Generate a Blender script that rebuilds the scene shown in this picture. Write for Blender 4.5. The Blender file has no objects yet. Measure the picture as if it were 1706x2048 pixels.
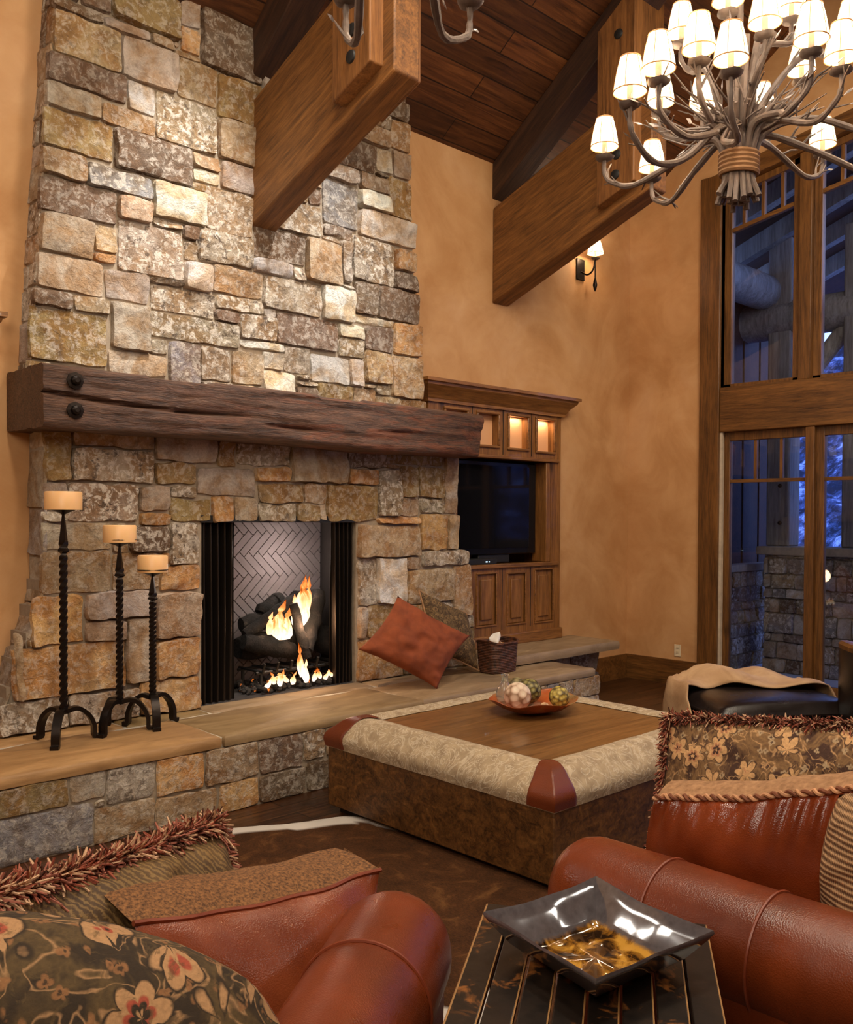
import bpy, bmesh, math, random
from mathutils import Vector, Matrix, Euler, noise
PI = math.pi
scene = bpy.context.scene
COL = scene.collection
V = Vector

# ------------------------------------------------------------------ camera
cam_d = bpy.data.cameras.new('camera'); cam = bpy.data.objects.new('camera', cam_d); COL.objects.link(cam)
scene.camera = cam
yaw, pit, rol = math.radians(43.775), math.radians(-0.9), math.radians(0.3)
fw = V((math.sin(yaw)*math.cos(pit), math.cos(yaw)*math.cos(pit), math.sin(pit)))
ri = V((math.cos(yaw), -math.sin(yaw), 0)); up = ri.cross(fw)
ri, up = math.cos(rol)*ri+math.sin(rol)*up, -math.sin(rol)*ri+math.cos(rol)*up
M = Matrix((ri, up, -fw)).transposed().to_4x4(); M.translation = V((0, 0, 1.6))
cam.matrix_world = M
cam_d.sensor_fit = 'VERTICAL'; cam_d.sensor_height = 36; cam_d.lens = 1849/2048*36
cam_d.shift_y = (1062-1024)/2048
cam_d.clip_start = 0.05

# ------------------------------------------------------------------ world, colour management
w = bpy.data.worlds.new('dusk'); scene.world = w; w.use_nodes = True
nt = w.node_tree; bg = nt.nodes['Background']
tc = nt.nodes.new('ShaderNodeTexCoord'); sp = nt.nodes.new('ShaderNodeSeparateXYZ'); cr = nt.nodes.new('ShaderNodeValToRGB')
nt.links.new(tc.outputs['Generated'], sp.inputs[0]); nt.links.new(sp.outputs[2], cr.inputs[0])
cr.color_ramp.elements[0].position = 0.0; cr.color_ramp.elements[0].color = (0.30, 0.45, 0.95, 1)
cr.color_ramp.elements[1].position = 0.6; cr.color_ramp.elements[1].color = (0.08, 0.14, 0.5, 1)
nt.links.new(cr.outputs[0], bg.inputs[0]); bg.inputs[1].default_value = 4.4
scene.view_settings.view_transform = 'Standard'; scene.view_settings.look = 'None'
scene.view_settings.gamma = 1.0; scene.view_settings.use_curve_mapping = False
scene.view_settings.exposure = 0.0

# ------------------------------------------------------------------ chimney spotlights and added fill lamps
def lamp(kind, name, loc, power, color, target=None, **kw):
    d = bpy.data.lights.new(name, kind); d.energy = power; d.color = color
    for k, v in kw.items(): setattr(d, k, v)
    o = bpy.data.objects.new(name, d); COL.objects.link(o); o.location = loc
    if target is not None:
        o.rotation_euler = (V(target)-V(loc)).to_track_quat('-Z', 'Y').to_euler()
    return o
WARM = (1.0, 0.80, 0.58)
lamp('SPOT', 'ceiling_spotlight', (2.9, 3.7, 5.5), 620, (1.0, 0.97, 0.93), (2.75, 5.15, 2.95), spot_size=math.radians(40), spot_blend=1.0, shadow_soft_size=0.04)
lamp('SPOT', 'ceiling_spotlight', (4.0, 3.7, 5.5), 600, (1.0, 0.97, 0.93), (3.95, 5.15, 2.8), spot_size=math.radians(38), spot_blend=1.0, shadow_soft_size=0.04)
for i_, (x_, y_) in enumerate(((1.2, 0.9), (3.2, 0.5), (1.4, 2.3), (3.0, 2.7))):
    lamp('AREA', 'overhead_fill_lamp', (x_, y_, 5.4), 46, (1.0, 0.86, 0.68), (x_+.5, y_+.9, 0), shape='DISK', size=0.45)  # added overhead fill, split up for distinct highlights; no ceiling fixtures here
for (x_, y_, z_) in ((-0.30, 4.9, 3.55), (-1.15, 4.9, 3.9), (4.1, -1.7, 3.1), (5.3, -2.0, 3.9)):
    lamp('AREA', 'bowl_highlight_lamp', (x_, y_, z_), 8, (1.0, 0.92, 0.82), (1.66, 1.19, .6), shape='RECTANGLE', size=0.5, size_y=.16)  # added area lamps that the square bowl reflects as highlights, not wall fixtures
lamp('AREA', 'rear_fill_lamp', (-0.8, 0.3, 3.6), 85, (1.0, 0.88, 0.72), (3.2, 4.2, 1.6), shape='RECTANGLE', size=2.0, size_y=1.6)  # added broad fill from behind the camera, hung free of the ceiling
lamp('AREA', 'far_fill_lamp', (5.6, 1.6, 4.9), 80, (1.0, 0.84, 0.64), (6.8, 3.6, 1.5), shape='RECTANGLE', size=1.2, size_y=1.2)  # added fill towards the window end, no fixture behind it

# ------------------------------------------------------------------ mesh helper
class MB:
    def __init__(s): s.v = []; s.f = []; s.c = []; s.uv = None
    def add(s, vs, fs, col=None):
        o = len(s.v); s.v += [V(a) for a in vs]; s.f += [tuple(i+o for i in f) for f in fs]
        if col is not None:
            while len(s.c) < o: s.c.append((1, 1, 1, 1))
            s.c += [col]*len(vs)
        return s
    def box(s, lo, hi, M_=None, col=None):
        x0, y0, z0 = lo; x1, y1, z1 = hi
        vs = [V(p) for p in ((x0,y0,z0),(x1,y0,z0),(x1,y1,z0),(x0,y1,z0),(x0,y0,z1),(x1,y0,z1),(x1,y1,z1),(x0,y1,z1))]
        if M_ is not None: vs = [M_ @ v for v in vs]
        return s.add(vs, [(0,3,2,1),(4,5,6,7),(0,1,5,4),(1,2,6,5),(2,3,7,6),(3,0,4,7)], col)
    def prism(s, poly, axis, a, b):
        """poly = list of 2-D points in the two other axes, extruded along axis from a to b"""
        n = len(poly)
        def mk(p, t):
            return (t, p[0], p[1]) if axis == 0 else ((p[0], t, p[1]) if axis == 1 else (p[0], p[1], t))
        vs = [mk(p, a) for p in poly]+[mk(p, b) for p in poly]
        fs = [tuple(range(n)), tuple(range(2*n-1, n-1, -1))]+[(i, i+n, (i+1) % n+n, (i+1) % n) for i in range(n)]
        return s.add(vs, fs)
    def tube(s, pts, rad, n=8, cap=True, twist=0.0, col=None):
        pts = [V(p) for p in pts]; m = len(pts)
        if not hasattr(rad, '__len__'): rad = [rad]*m
        vs = []; prev = None
        for i, p in enumerate(pts):
            t = (pts[min(i+1, m-1)]-pts[max(i-1, 0)])
            if t.length < 1e-9: t = V((0, 0, 1))
            t.normalize()
            if prev is None:
                prev = t.orthogonal().normalized()
            a = (prev-t*prev.dot(t)).normalized(); prev = a; b = t.cross(a)
            for k in range(n):
                th = 2*PI*k/n+twist*i
                vs.append(p+(a*math.cos(th)+b*math.sin(th))*rad[i])
        fs = [(i*n+k, i*n+(k+1) % n, (i+1)*n+(k+1) % n, (i+1)*n+k) for i in range(m-1) for k in range(n)]
        if cap: fs += [tuple(range(n-1, -1, -1)), tuple((m-1)*n+k for k in range(n))]
        return s.add(vs, fs, col)
    def lathe(s, prof, c=(0, 0, 0), n=24, cap=False, M_=None, wob=None):
        c = V(c); vs = []
        for j, (r, z) in enumerate(prof):
            for k in range(n):
                th = 2*PI*k/n
                p = V((r*math.cos(th), r*math.sin(th), z))
                if wob: p = wob(p, th)
                vs.append((M_ @ p if M_ is not None else p)+c)
        m = len(prof)
        fs = [(i*n+k, i*n+(k+1) % n, (i+1)*n+(k+1) % n, (i+1)*n+k) for i in range(m-1) for k in range(n)]
        if cap: fs += [tuple(range(n-1, -1, -1)), tuple((m-1)*n+k for k in range(n))]
        return s.add(vs, fs)
    def grid(s, fn, nu, nv, wrapu=False, wrapv=False):
        vs = [fn(i/nu, j/nv) for j in range(nv+1) for i in range(nu+1)]
        fs = [(j*(nu+1)+i, j*(nu+1)+i+1, (j+1)*(nu+1)+i+1, (j+1)*(nu+1)+i) for j in range(nv) for i in range(nu)]
        return s.add(vs, fs)
    def ball(s, c, r, n=10, sx=1, sy=1, sz=1):
        pr = [(max(1e-4, math.sin(PI*i/n))*r, -math.cos(PI*i/n)*r*sz) for i in range(n+1)]
        return s.lathe([(a*sx, b) for a, b in pr], c, n*2)
    def build(s, name, mat, parent=None, bevel=0, smooth=False, angle=40, subsurf=0, solid=0, merge=False, seg=2):
        me = bpy.data.meshes.new(name)
        off = V((0, 0, 0))
        p = parent
        while p is not None: off += p.location; p = p.parent
        me.from_pydata([tuple(v-off) for v in s.v], [], s.f); me.update()
        if s.c:
            while len(s.c) < len(s.v): s.c.append((1, 1, 1, 1))
            a = me.color_attributes.new('tone', 'FLOAT_COLOR', 'POINT')
            a.data.foreach_set('color', [x for c in s.c for x in c])
        if merge or smooth:
            bm = bmesh.new(); bm.from_mesh(me)
            if merge: bmesh.ops.remove_doubles(bm, verts=bm.verts, dist=1e-5)
            bmesh.ops.recalc_face_normals(bm, faces=bm.faces)
            bm.to_mesh(me); bm.free()
        o = bpy.data.objects.new(name, me); COL.objects.link(o)
        if mat: me.materials.append(mat)
        if parent is not None: o.parent = parent
        if solid:
            m = o.modifiers.new('solid', 'SOLIDIFY'); m.thickness = solid; m.offset = 0
        if bevel:
            m = o.modifiers.new('bevel', 'BEVEL'); m.width = bevel; m.segments = seg; m.limit_method = 'ANGLE'; m.angle_limit = math.radians(35)
            m.harden_normals = False
        if subsurf:
            m = o.modifiers.new('sub', 'SUBSURF'); m.levels = subsurf; m.render_levels = subsurf
        if smooth or bevel:
            for f in me.polygons: f.use_smooth = True
            if angle < 179:
                me.set_sharp_from_angle(angle=math.radians(angle))
        return o

def thing(name, label, cat, loc=(0, 0, 0), group=None):
    o = bpy.data.objects.new(name, None); COL.objects.link(o); o.location = loc; o.empty_display_size = 0.1
    o['label'] = label; o['category'] = cat
    if group: o['group'] = group
    return o
def tag(o, label, cat, group=None):
    o['label'] = label; o['category'] = cat
    if group: o['group'] = group
    return o
def struct(o): o['kind'] = 'structure'; return o
def stuff(o): o['kind'] = 'stuff'; return o
def dup(o, parent=None):
    c = o.copy(); COL.objects.link(c); c.parent = parent
    for ch in [x for x in bpy.data.objects if x.parent == o]: dup(ch, c)
    return c

# ------------------------------------------------------------------ materials
def lin(r, g, b):
    f = lambda c: (c/255/12.92) if c/255 <= 0.04045 else ((c/255+0.055)/1.055)**2.4
    return (f(r), f(g), f(b), 1)
class NT:
    def __init__(s, name):
        s.m = bpy.data.materials.new(name); s.m.use_nodes = True; s.t = s.m.node_tree
        s.b = s.t.nodes['Principled BSDF']
    def n(s, typ, **kw):
        x = s.t.nodes.new('ShaderNode'+typ)
        for k, v in kw.items(): setattr(x, k, v)
        return x
    def l(s, a, b): s.t.links.new(a, b)
    def coord(s, scale=(1, 1, 1), rot=(0, 0, 0), kind='Object'):
        tc = s.n('TexCoord'); mp = s.n('Mapping'); s.l(tc.outputs[kind], mp.inputs[0])
        mp.inputs['Scale'].default_value = scale; mp.inputs['Rotation'].default_value = rot
        return mp.outputs[0]
    def noise(s, vec, scale, detail=4, rough=0.55, dist=0.0):
        x = s.n('TexNoise'); s.l(vec, x.inputs['Vector']); x.inputs['Scale'].default_value = scale
        x.inputs['Detail'].default_value = detail; x.inputs['Roughness'].default_value = rough; x.inputs['Distortion'].default_value = dist
        return x.outputs['Fac']
    def ramp(s, fac, stops):
        x = s.n('ValToRGB'); s.l(fac, x.inputs[0]); e = x.color_ramp.elements
        while len(e) < len(stops): e.new(0.5)
        for i, (p, c) in enumerate(stops):
            e[i].position = p; e[i].color = c if len(c) == 4 else (*c, 1)
        return x.outputs[0]
    def mix(s, fac, a, b, mode='MIX'):
        x = s.n('MixRGB', blend_type=mode)
        for i, v in ((0, fac), (1, a), (2, b)):
            if hasattr(v, 'links'): s.l(v, x.inputs[i])
            else: x.inputs[i].default_value = v
        return x.outputs[0]
    def math(s, op, a, b=0.0):
        x = s.n('Math', operation=op)
        for i, v in ((0, a), (1, b)):
            if hasattr(v, 'links'): s.l(v, x.inputs[i])
            else: x.inputs[i].default_value = v
        return x.outputs[0]
    def bump(s, h, strength=0.3, dist=0.01):
        x = s.n('Bump'); x.inputs['Strength'].default_value = strength; x.inputs['Distance'].default_value = dist
        s.l(h, x.inputs['Height']); s.l(x.outputs[0], s.b.inputs['Normal']); return x
    def col(s, v):
        if hasattr(v, 'links'): s.l(v, s.b.inputs['Base Color'])
        else: s.b.inputs['Base Color'].default_value = v
        return s
    def rough(s, v):
        if hasattr(v, 'links'): s.l(v, s.b.inputs['Roughness'])
        else: s.b.inputs['Roughness'].default_value = v
        return s

def plain(name, c, rough=0.5, metal=0.0, bump=0.0, bscale=60, vary=0.15, spec=0.5):
    k = NT(name); v = k.coord(); n1 = k.noise(v, bscale*0.25, 3)
    a = tuple(x*(1-vary) for x in c[:3])+(1,); b = tuple(min(1, x*(1+vary)) for x in c[:3])+(1,)
    k.col(k.ramp(n1, [(0.3, a), (0.7, b)])); k.rough(rough); k.b.inputs['Metallic'].default_value = metal
    k.b.inputs['Specular IOR Level'].default_value = spec
    if bump: k.bump(k.noise(v, bscale, 4), bump, 0.004)
    return k.m

def wood(name, dark, mid, light, axis=0, rough=0.5, scale=1.0, bump=0.25, knots=0.0, coat=0.0, tilt=0.0):
    """grain runs along the given object axis"""
    k = NT(name); s = [9*scale]*3; s[axis] = 0.7*scale
    if tilt:
        tl = k.n('Mapping'); k.l(k.coord((1, 1, 1), (tilt, 0, 0)), tl.inputs[0]); tl.inputs['Scale'].default_value = tuple(s); v = tl.outputs[0]
    else: v = k.coord(tuple(s))
    g = k.noise(v, 1.6, 8, 0.62, 1.2); g2 = k.noise(v, 9.0, 5, 0.7)
    base = k.ramp(g, [(0.28, dark), (0.48, mid), (0.72, light)])
    base = k.mix(0.35, base, k.ramp(g2, [(0.35, dark), (0.6, light)]), 'MIX')
    v2 = k.coord(tuple([2.2*scale if i != axis else 1.1*scale for i in range(3)]))
    if knots:
        kn = k.n('TexVoronoi'); k.l(v2, kn.inputs['Vector']); kn.inputs['Scale'].default_value = 1.5
        f = k.ramp(kn.outputs['Distance'], [(0.05, (1, 1, 1, 1)), (0.16, (0, 0, 0, 1))])
        base = k.mix(k.math('MULTIPLY', f, knots), base, tuple(x*0.3 for x in dark[:3])+(1,))
    pat = k.noise(v2, 1.2, 3); base = k.mix(0.5, base, k.ramp(pat, [(0.3, (0.55, 0.55, 0.55, 1)), (0.7, (1, 1, 1, 1))]), 'MULTIPLY')
    k.col(base); k.rough(rough); k.bump(k.math('ADD', g, g2), bump, 0.004)
    k.b.inputs['Coat Weight'].default_value = coat
    return k.m

def stone_material(name, lichen=1.0, cool=False):
    k = NT(name); v = k.coord()
    at = k.n('Attribute', attribute_name='tone'); tone = at.outputs['Color']; mott = at.outputs['Alpha']
    n0 = k.noise(v, 4.5, 5, 0.6, 0.8); n1 = k.noise(v, 9, 6, 0.68, 0.6); n2 = k.noise(v, 24, 7, 0.72, 0.5); n3 = k.noise(v, 75, 5, 0.65)
    c = k.mix(k.ramp(n0, [(0.42, (0, 0, 0, 1)), (0.58, (0.85, 0.85, 0.85, 1))]), tone, k.mix(1.0, tone, lin(226, 196, 156), 'MULTIPLY'))
    c = k.mix(k.ramp(n1, [(0.46, (0, 0, 0, 1)), (0.66, (0.6, 0.6, 0.6, 1))]), c, k.mix(1.0, c, lin(168, 158, 150), 'MULTIPLY'))
    pale = k.ramp(n2, [(0.49, (0, 0, 0, 1)), (0.58, (1, 1, 1, 1))])
    c = k.mix(k.math('MULTIPLY', pale, k.math('MULTIPLY', k.math('ADD', mott, 0.12), 0.72)), c, lin(206, 194, 178))
    darkf = k.ramp(k.noise(v, 17, 6, 0.75), [(0.37, (1, 1, 1, 1)), (0.46, (0, 0, 0, 1))])
    c = k.mix(k.math('MULTIPLY', darkf, k.math('MULTIPLY', k.math('ADD', mott, 0.12), 0.85)), c, lin(84, 68, 54))
    c = k.mix(0.4, c, k.ramp(n3, [(0.3, (0.5, 0.5, 0.5, 1)), (0.62, (1, 1, 1, 1))]), 'MULTIPLY')
    c = k.mix(1.0, c, (1.26, 1.28, 1.30, 1), 'MULTIPLY')
    k.col(c); k.rough(0.82); k.bump(k.math('ADD', k.math('MULTIPLY', n1, 1.5), k.math('ADD', k.math('MULTIPLY', n2, 1.0), k.math('MULTIPLY', n3, 0.4))), 0.9, 0.016)
    return k.m

def leather(name, c1, c2, rough=0.32):
    k = NT(name); v = k.coord()
    n = k.noise(v, 3.5, 4, 0.55, 0.3); k.col(k.ramp(n, [(0.3, c1), (0.7, c2)]))
    vo = k.n('TexVoronoi'); k.l(v, vo.inputs['Vector']); vo.inputs['Scale'].default_value = 260
    k.bump(k.math('ADD', vo.outputs['Distance'], k.math('MULTIPLY', k.noise(v, 14, 3), 1.2)), 0.16, 0.004)
    k.rough(k.ramp(k.noise(v, 8, 3), [(0.3, (rough*0.8,)*3), (0.7, (rough*1.3,)*3)]))
    return k.m

MAT = {}
MAT['stone'] = stone_material('fieldstone')
MAT['mortar'] = plain('mortar', lin(150, 134, 114), 0.95, bump=0.4, bscale=90)
MAT['slab'] = None
k = NT('hearth_flagstone'); v = k.coord((1.0, 3.0, 3.0)); n1 = k.noise(v, 3.0, 6, 0.6, 0.8); n2 = k.noise(k.coord(), 45, 4)
at = k.n('Attribute', attribute_name='tone')
c = k.mix(1.0, at.outputs['Color'], k.ramp(n1, [(0.3, (0.55, 0.5, 0.44, 1)), (0.7, (1, 1, 1, 1))]), 'MULTIPLY')
k.col(c); k.rough(0.6); k.bump(k.math('ADD', n1, k.math('MULTIPLY', n2, 0.3)), 0.3, 0.01); MAT['slab'] = k.m
k = NT('mottled_plaster'); v = k.coord(); n1 = k.noise(v, 1.1, 6, 0.6, 1.5); n2 = k.noise(v, 4.0, 5, 0.6, 0.5)
c = k.mix(0.5, k.ramp(n1, [(0.3, lin(172, 122, 72)), (0.52, lin(204, 158, 108)), (0.75, lin(216, 176, 134))]), k.ramp(n2, [(0.3, lin(182, 128, 76)), (0.7, lin(206, 158, 108))]))
k.col(c); k.rough(0.75); k.bump(k.noise(v, 9, 5), 0.12, 0.01); MAT['plaster'] = k.m
MAT['beam'] = wood('rough_sawn_fir', lin(56, 32, 12), lin(112, 70, 30), lin(164, 110, 54), 1, 0.55, 1.0, 0.5, 0.4, 0.0, math.atan(.385))
MAT['beam_v'] = wood('rough_sawn_fir_upright', lin(64, 38, 15), lin(122, 76, 34), lin(164, 110, 58), 2, 0.55, 1.0, 0.4, 0.4)
MAT['rafter'] = wood('dark_stained_rafter', lin(30, 17, 9), lin(58, 34, 19), lin(84, 52, 30), 1, 0.6, 1.0, 0.4, 0.0, 0.0, math.atan(.75))
MAT['mantel'] = wood('reclaimed_hewn_timber', lin(24, 13, 8), lin(78, 48, 32), lin(146, 108, 80), 0, 0.55, 0.8, 1.0, 0.5)
MAT['cabinet'] = wood('knotty_alder', lin(66, 38, 14), lin(130, 82, 38), lin(172, 118, 62), 2, 0.38, 1.1, 0.1, 0.8, 0.15)
MAT['cabinet_h'] = wood('knotty_alder_rail', lin(66, 38, 14), lin(130, 82, 38), lin(172, 118, 62), 0, 0.38, 1.1, 0.1, 0.4, 0.15)
MAT['frame_v'] = wood('window_fir_stile', lin(52, 30, 11), lin(102, 64, 28), lin(144, 96, 46), 2, 0.42, 1.1, 0.15, 0.5)
MAT['frame_h'] = wood('window_fir_rail', lin(52, 30, 11), lin(102, 64, 28), lin(144, 96, 46), 1, 0.42, 1.1, 0.15, 0.5)
MAT['iron'] = plain('forged_iron', lin(44, 37, 33), 0.36, 0.8, 0.25, 40)
MAT['black'] = plain('matte_black', lin(22, 20, 19), 0.6)

def timber():
    k = NT('hewn_mantel_timber'); g = k.noise(k.coord((.8, 7, 7)), 2.2, 8, .68, 1.2); g2 = k.noise(k.coord((2, 22, 22)), 5, 5, .7, .5)
    c = k.ramp(g, [(.30, lin(20, 11, 7)), (.46, lin(58, 34, 22)), (.60, lin(96, 62, 42)), (.75, lin(138, 100, 74))])
    c = k.mix(.55, c, k.ramp(g2, [(.35, lin(24, 13, 8)), (.62, lin(120, 84, 60))]))
    sx = k.n('SeparateXYZ'); k.l(k.coord(), sx.inputs[0])
    red = k.math('MULTIPLY', k.ramp(k.noise(k.coord((.9, 3, 6)), 2.3, 5, .65, 1.0), [(.5, (0, 0, 0, 1)), (.6, (1, 1, 1, 1))]), k.ramp(k.math('ADD', k.math('MULTIPLY', sx.outputs[0], .3), .35), [(.0, (.0, .0, .0, 1)), (.45, (.7, .7, .7, 1))]))
    c = k.mix(k.math('MULTIPLY', red, .75), c, lin(128, 66, 32))
    k.col(c); k.rough(.5); k.bump(k.math('ADD', g, g2), .9, .01); return k.m
MAT['mantel'] = timber()
def plank_material(name, cols, row, length, rough, seam=0.006, gloss_var=False):
    k = NT(name); v = k.coord()
    b = k.n('TexBrick'); k.l(v, b.inputs['Vector']); b.offset = 0.37; b.offset_frequency = 2
    b.inputs['Scale'].default_value = 1; b.inputs['Brick Width'].default_value = length; b.inputs['Row Height'].default_value = row
    b.inputs['Mortar Size'].default_value = seam; b.inputs['Mortar Smooth'].default_value = 0.2; b.inputs['Bias'].default_value = 0.0
    b.inputs['Color1'].default_value = (0.45, 0.45, 0.45, 1); b.inputs['Color2'].default_value = (1, 1, 1, 1); b.inputs['Mortar'].default_value = (0.16, 0.16, 0.16, 1)
    g = k.noise(k.coord((0.9, 12, 12)), 2.0, 7, 0.65, 0.8)
    c = k.ramp(g, [(0.3, cols[0]), (0.5, cols[1]), (0.72, cols[2])])
    c = k.mix(1.0, c, b.outputs['Color'], 'MULTIPLY')
    k.col(c); k.rough(rough); k.bump(k.math('ADD', g, k.math('MULTIPLY', b.outputs['Fac'], -2.0)), 0.3, 0.006)
    return k.m
MAT['ceiling'] = plank_material('ceiling_boards', [lin(54, 28, 12), lin(102, 58, 28), lin(136, 84, 44)], 0.19, 2.6, 0.55)
MAT['floor'] = plank_material('dark_floor_boards', [lin(40, 22, 12), lin(78, 46, 26), lin(112, 70, 40)], 0.14, 1.8, 0.28, 0.004)

# ------------------------------------------------------------------ masonry
TONE = {'s': (168, 140, 100, .2), 'g': (176, 160, 143, .15), 'G': (170, 158, 146, .1), 'w': (204, 196, 184, .25), 'W': (216, 210, 202, .15), 'd': (118, 98, 80, .45),
        'D': (104, 88, 72, .8), 'b': (136, 130, 130, .7), 't': (164, 138, 106, .45), 'T': (176, 150, 120, .3), 'o': (188, 146, 96, .35),
        'O': (198, 154, 106, .5), 'v': (150, 124, 80, .45), 'm': (160, 144, 124, 1.0), 'M': (160, 144, 124, 1.3)}
def parse(s):
    out = []
    for q in s.split(';'):
        a = q.split(','); out.append((float(a[0]), float(a[1]), float(a[2]), float(a[3]), a[4]))
    return out
def coursed(x0, z0, x1, z1, seed, kinds='gdtmvtbo', hr=(.08, .2), wr=(.12, .36)):
    r = random.Random(seed); out = []; z = z0
    while z < z1-0.02:
        h = min(r.uniform(*hr), z1-z); x = x0
        while x < x1-0.02:
            wd = min(r.uniform(*wr), x1-x)
            if x1-x-wd < .05: wd = x1-x
            out.append((x, z, x+wd, z+h, r.choice(kinds))); x += wd
        z += h
    return out
def masonry(name, rects, pos, parent, seed=1, edge=None, prot=(0.008, 0.045), gap=0.0025, step=0.03, mat=None, irr=0.012):
    rnd = random.Random(seed); mb = MB()
    for (x0, z0, x1, z1, kd) in rects:
        if edge:
            zc = (z0+z1)/2; xl, xr = edge(zc)
            x0 = max(x0, xl); x1 = min(x1, xr)
            if x1-x0 < 0.03: continue
            if x1 > xr-0.09: x1 = xr+rnd.uniform(-.012, .012)
            if x0 < xl+0.09: x0 = xl+rnd.uniform(-.012, .012)
        t = TONE[kd]; j = rnd.uniform(0.86, 1.12); L = lin(t[0], t[1], t[2])
        col = (L[0]*j*rnd.uniform(.96, 1.04), L[1]*j, L[2]*j*rnd.uniform(.9, 1.08), t[3]*rnd.uniform(.7, 1.2))
        pr = rnd.uniform(*prot)+(0.025 if kd in 'TOW' else 0); so = V((rnd.uniform(0, 50), rnd.uniform(0, 50), rnd.uniform(0, 50)))
        wx, hz = x1-x0, z1-z0
        nu = max(3, min(16, int(wx/step))); nv = max(3, min(12, int(hz/step)))
        us = [0]+[min(.3, .006/wx)]+[i/nu for i in range(1, nu)]+[1-min(.3, .006/wx)]+[1]
        vs_ = [0]+[min(.3, .006/hz)]+[i/nv for i in range(1, nv)]+[1-min(.3, .006/hz)]+[1]
        us.sort(); vs_.sort(); nU, nW = len(us), len(vs_)
        tx, tz = rnd.uniform(-.02, .02), rnd.uniform(-.03, .03)
        pts = []
        for b in vs_:
            for a in us:
                x = x0+gap+(wx-2*gap)*a; z = z0+gap+(hz-2*gap)*b
                e = min(a*wx, (1-a)*wx, b*hz, (1-b)*hz)
                nz_ = noise.fractal(V((x*9, z*9, 0))+so, 1, 2, 3)
                wob = irr*(1-min(1, e/0.05))
                ax = noise.noise(V((x*11, z*11, 3))+so)*wob; az = noise.noise(V((x*11, z*11, 9))+so)*wob
                # rounded corners
                cx, cz = min(a, 1-a)*wx, min(b, 1-b)*hz
                if cx < .012 and cz < .012: ax += (.004 if a < .5 else -.004); az += (.004 if b < .5 else -.004)
                d = pr*(.82+.18*min(1, e/0.025)) + (nz_*0.016+abs(noise.noise(V((x*6, z*14, 5))+so))*-.012)*min(1, e/0.012) + tx*(a-.5) + tz*(b-.5) if e > 1e-6 else -0.008
                if e > 1e-6: d = max(d, .005)
                pts.append(pos(x+ax, z+az, d))
        fs = [(q*nU+p, q*nU+p+1, (q+1)*nU+p+1, (q+1)*nU+p) for q in range(nW-1) for p in range(nU-1)]
        mb.add(pts, fs, col)
    return mb.build(name, mat or MAT['stone'], parent, smooth=True, angle=48)

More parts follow.
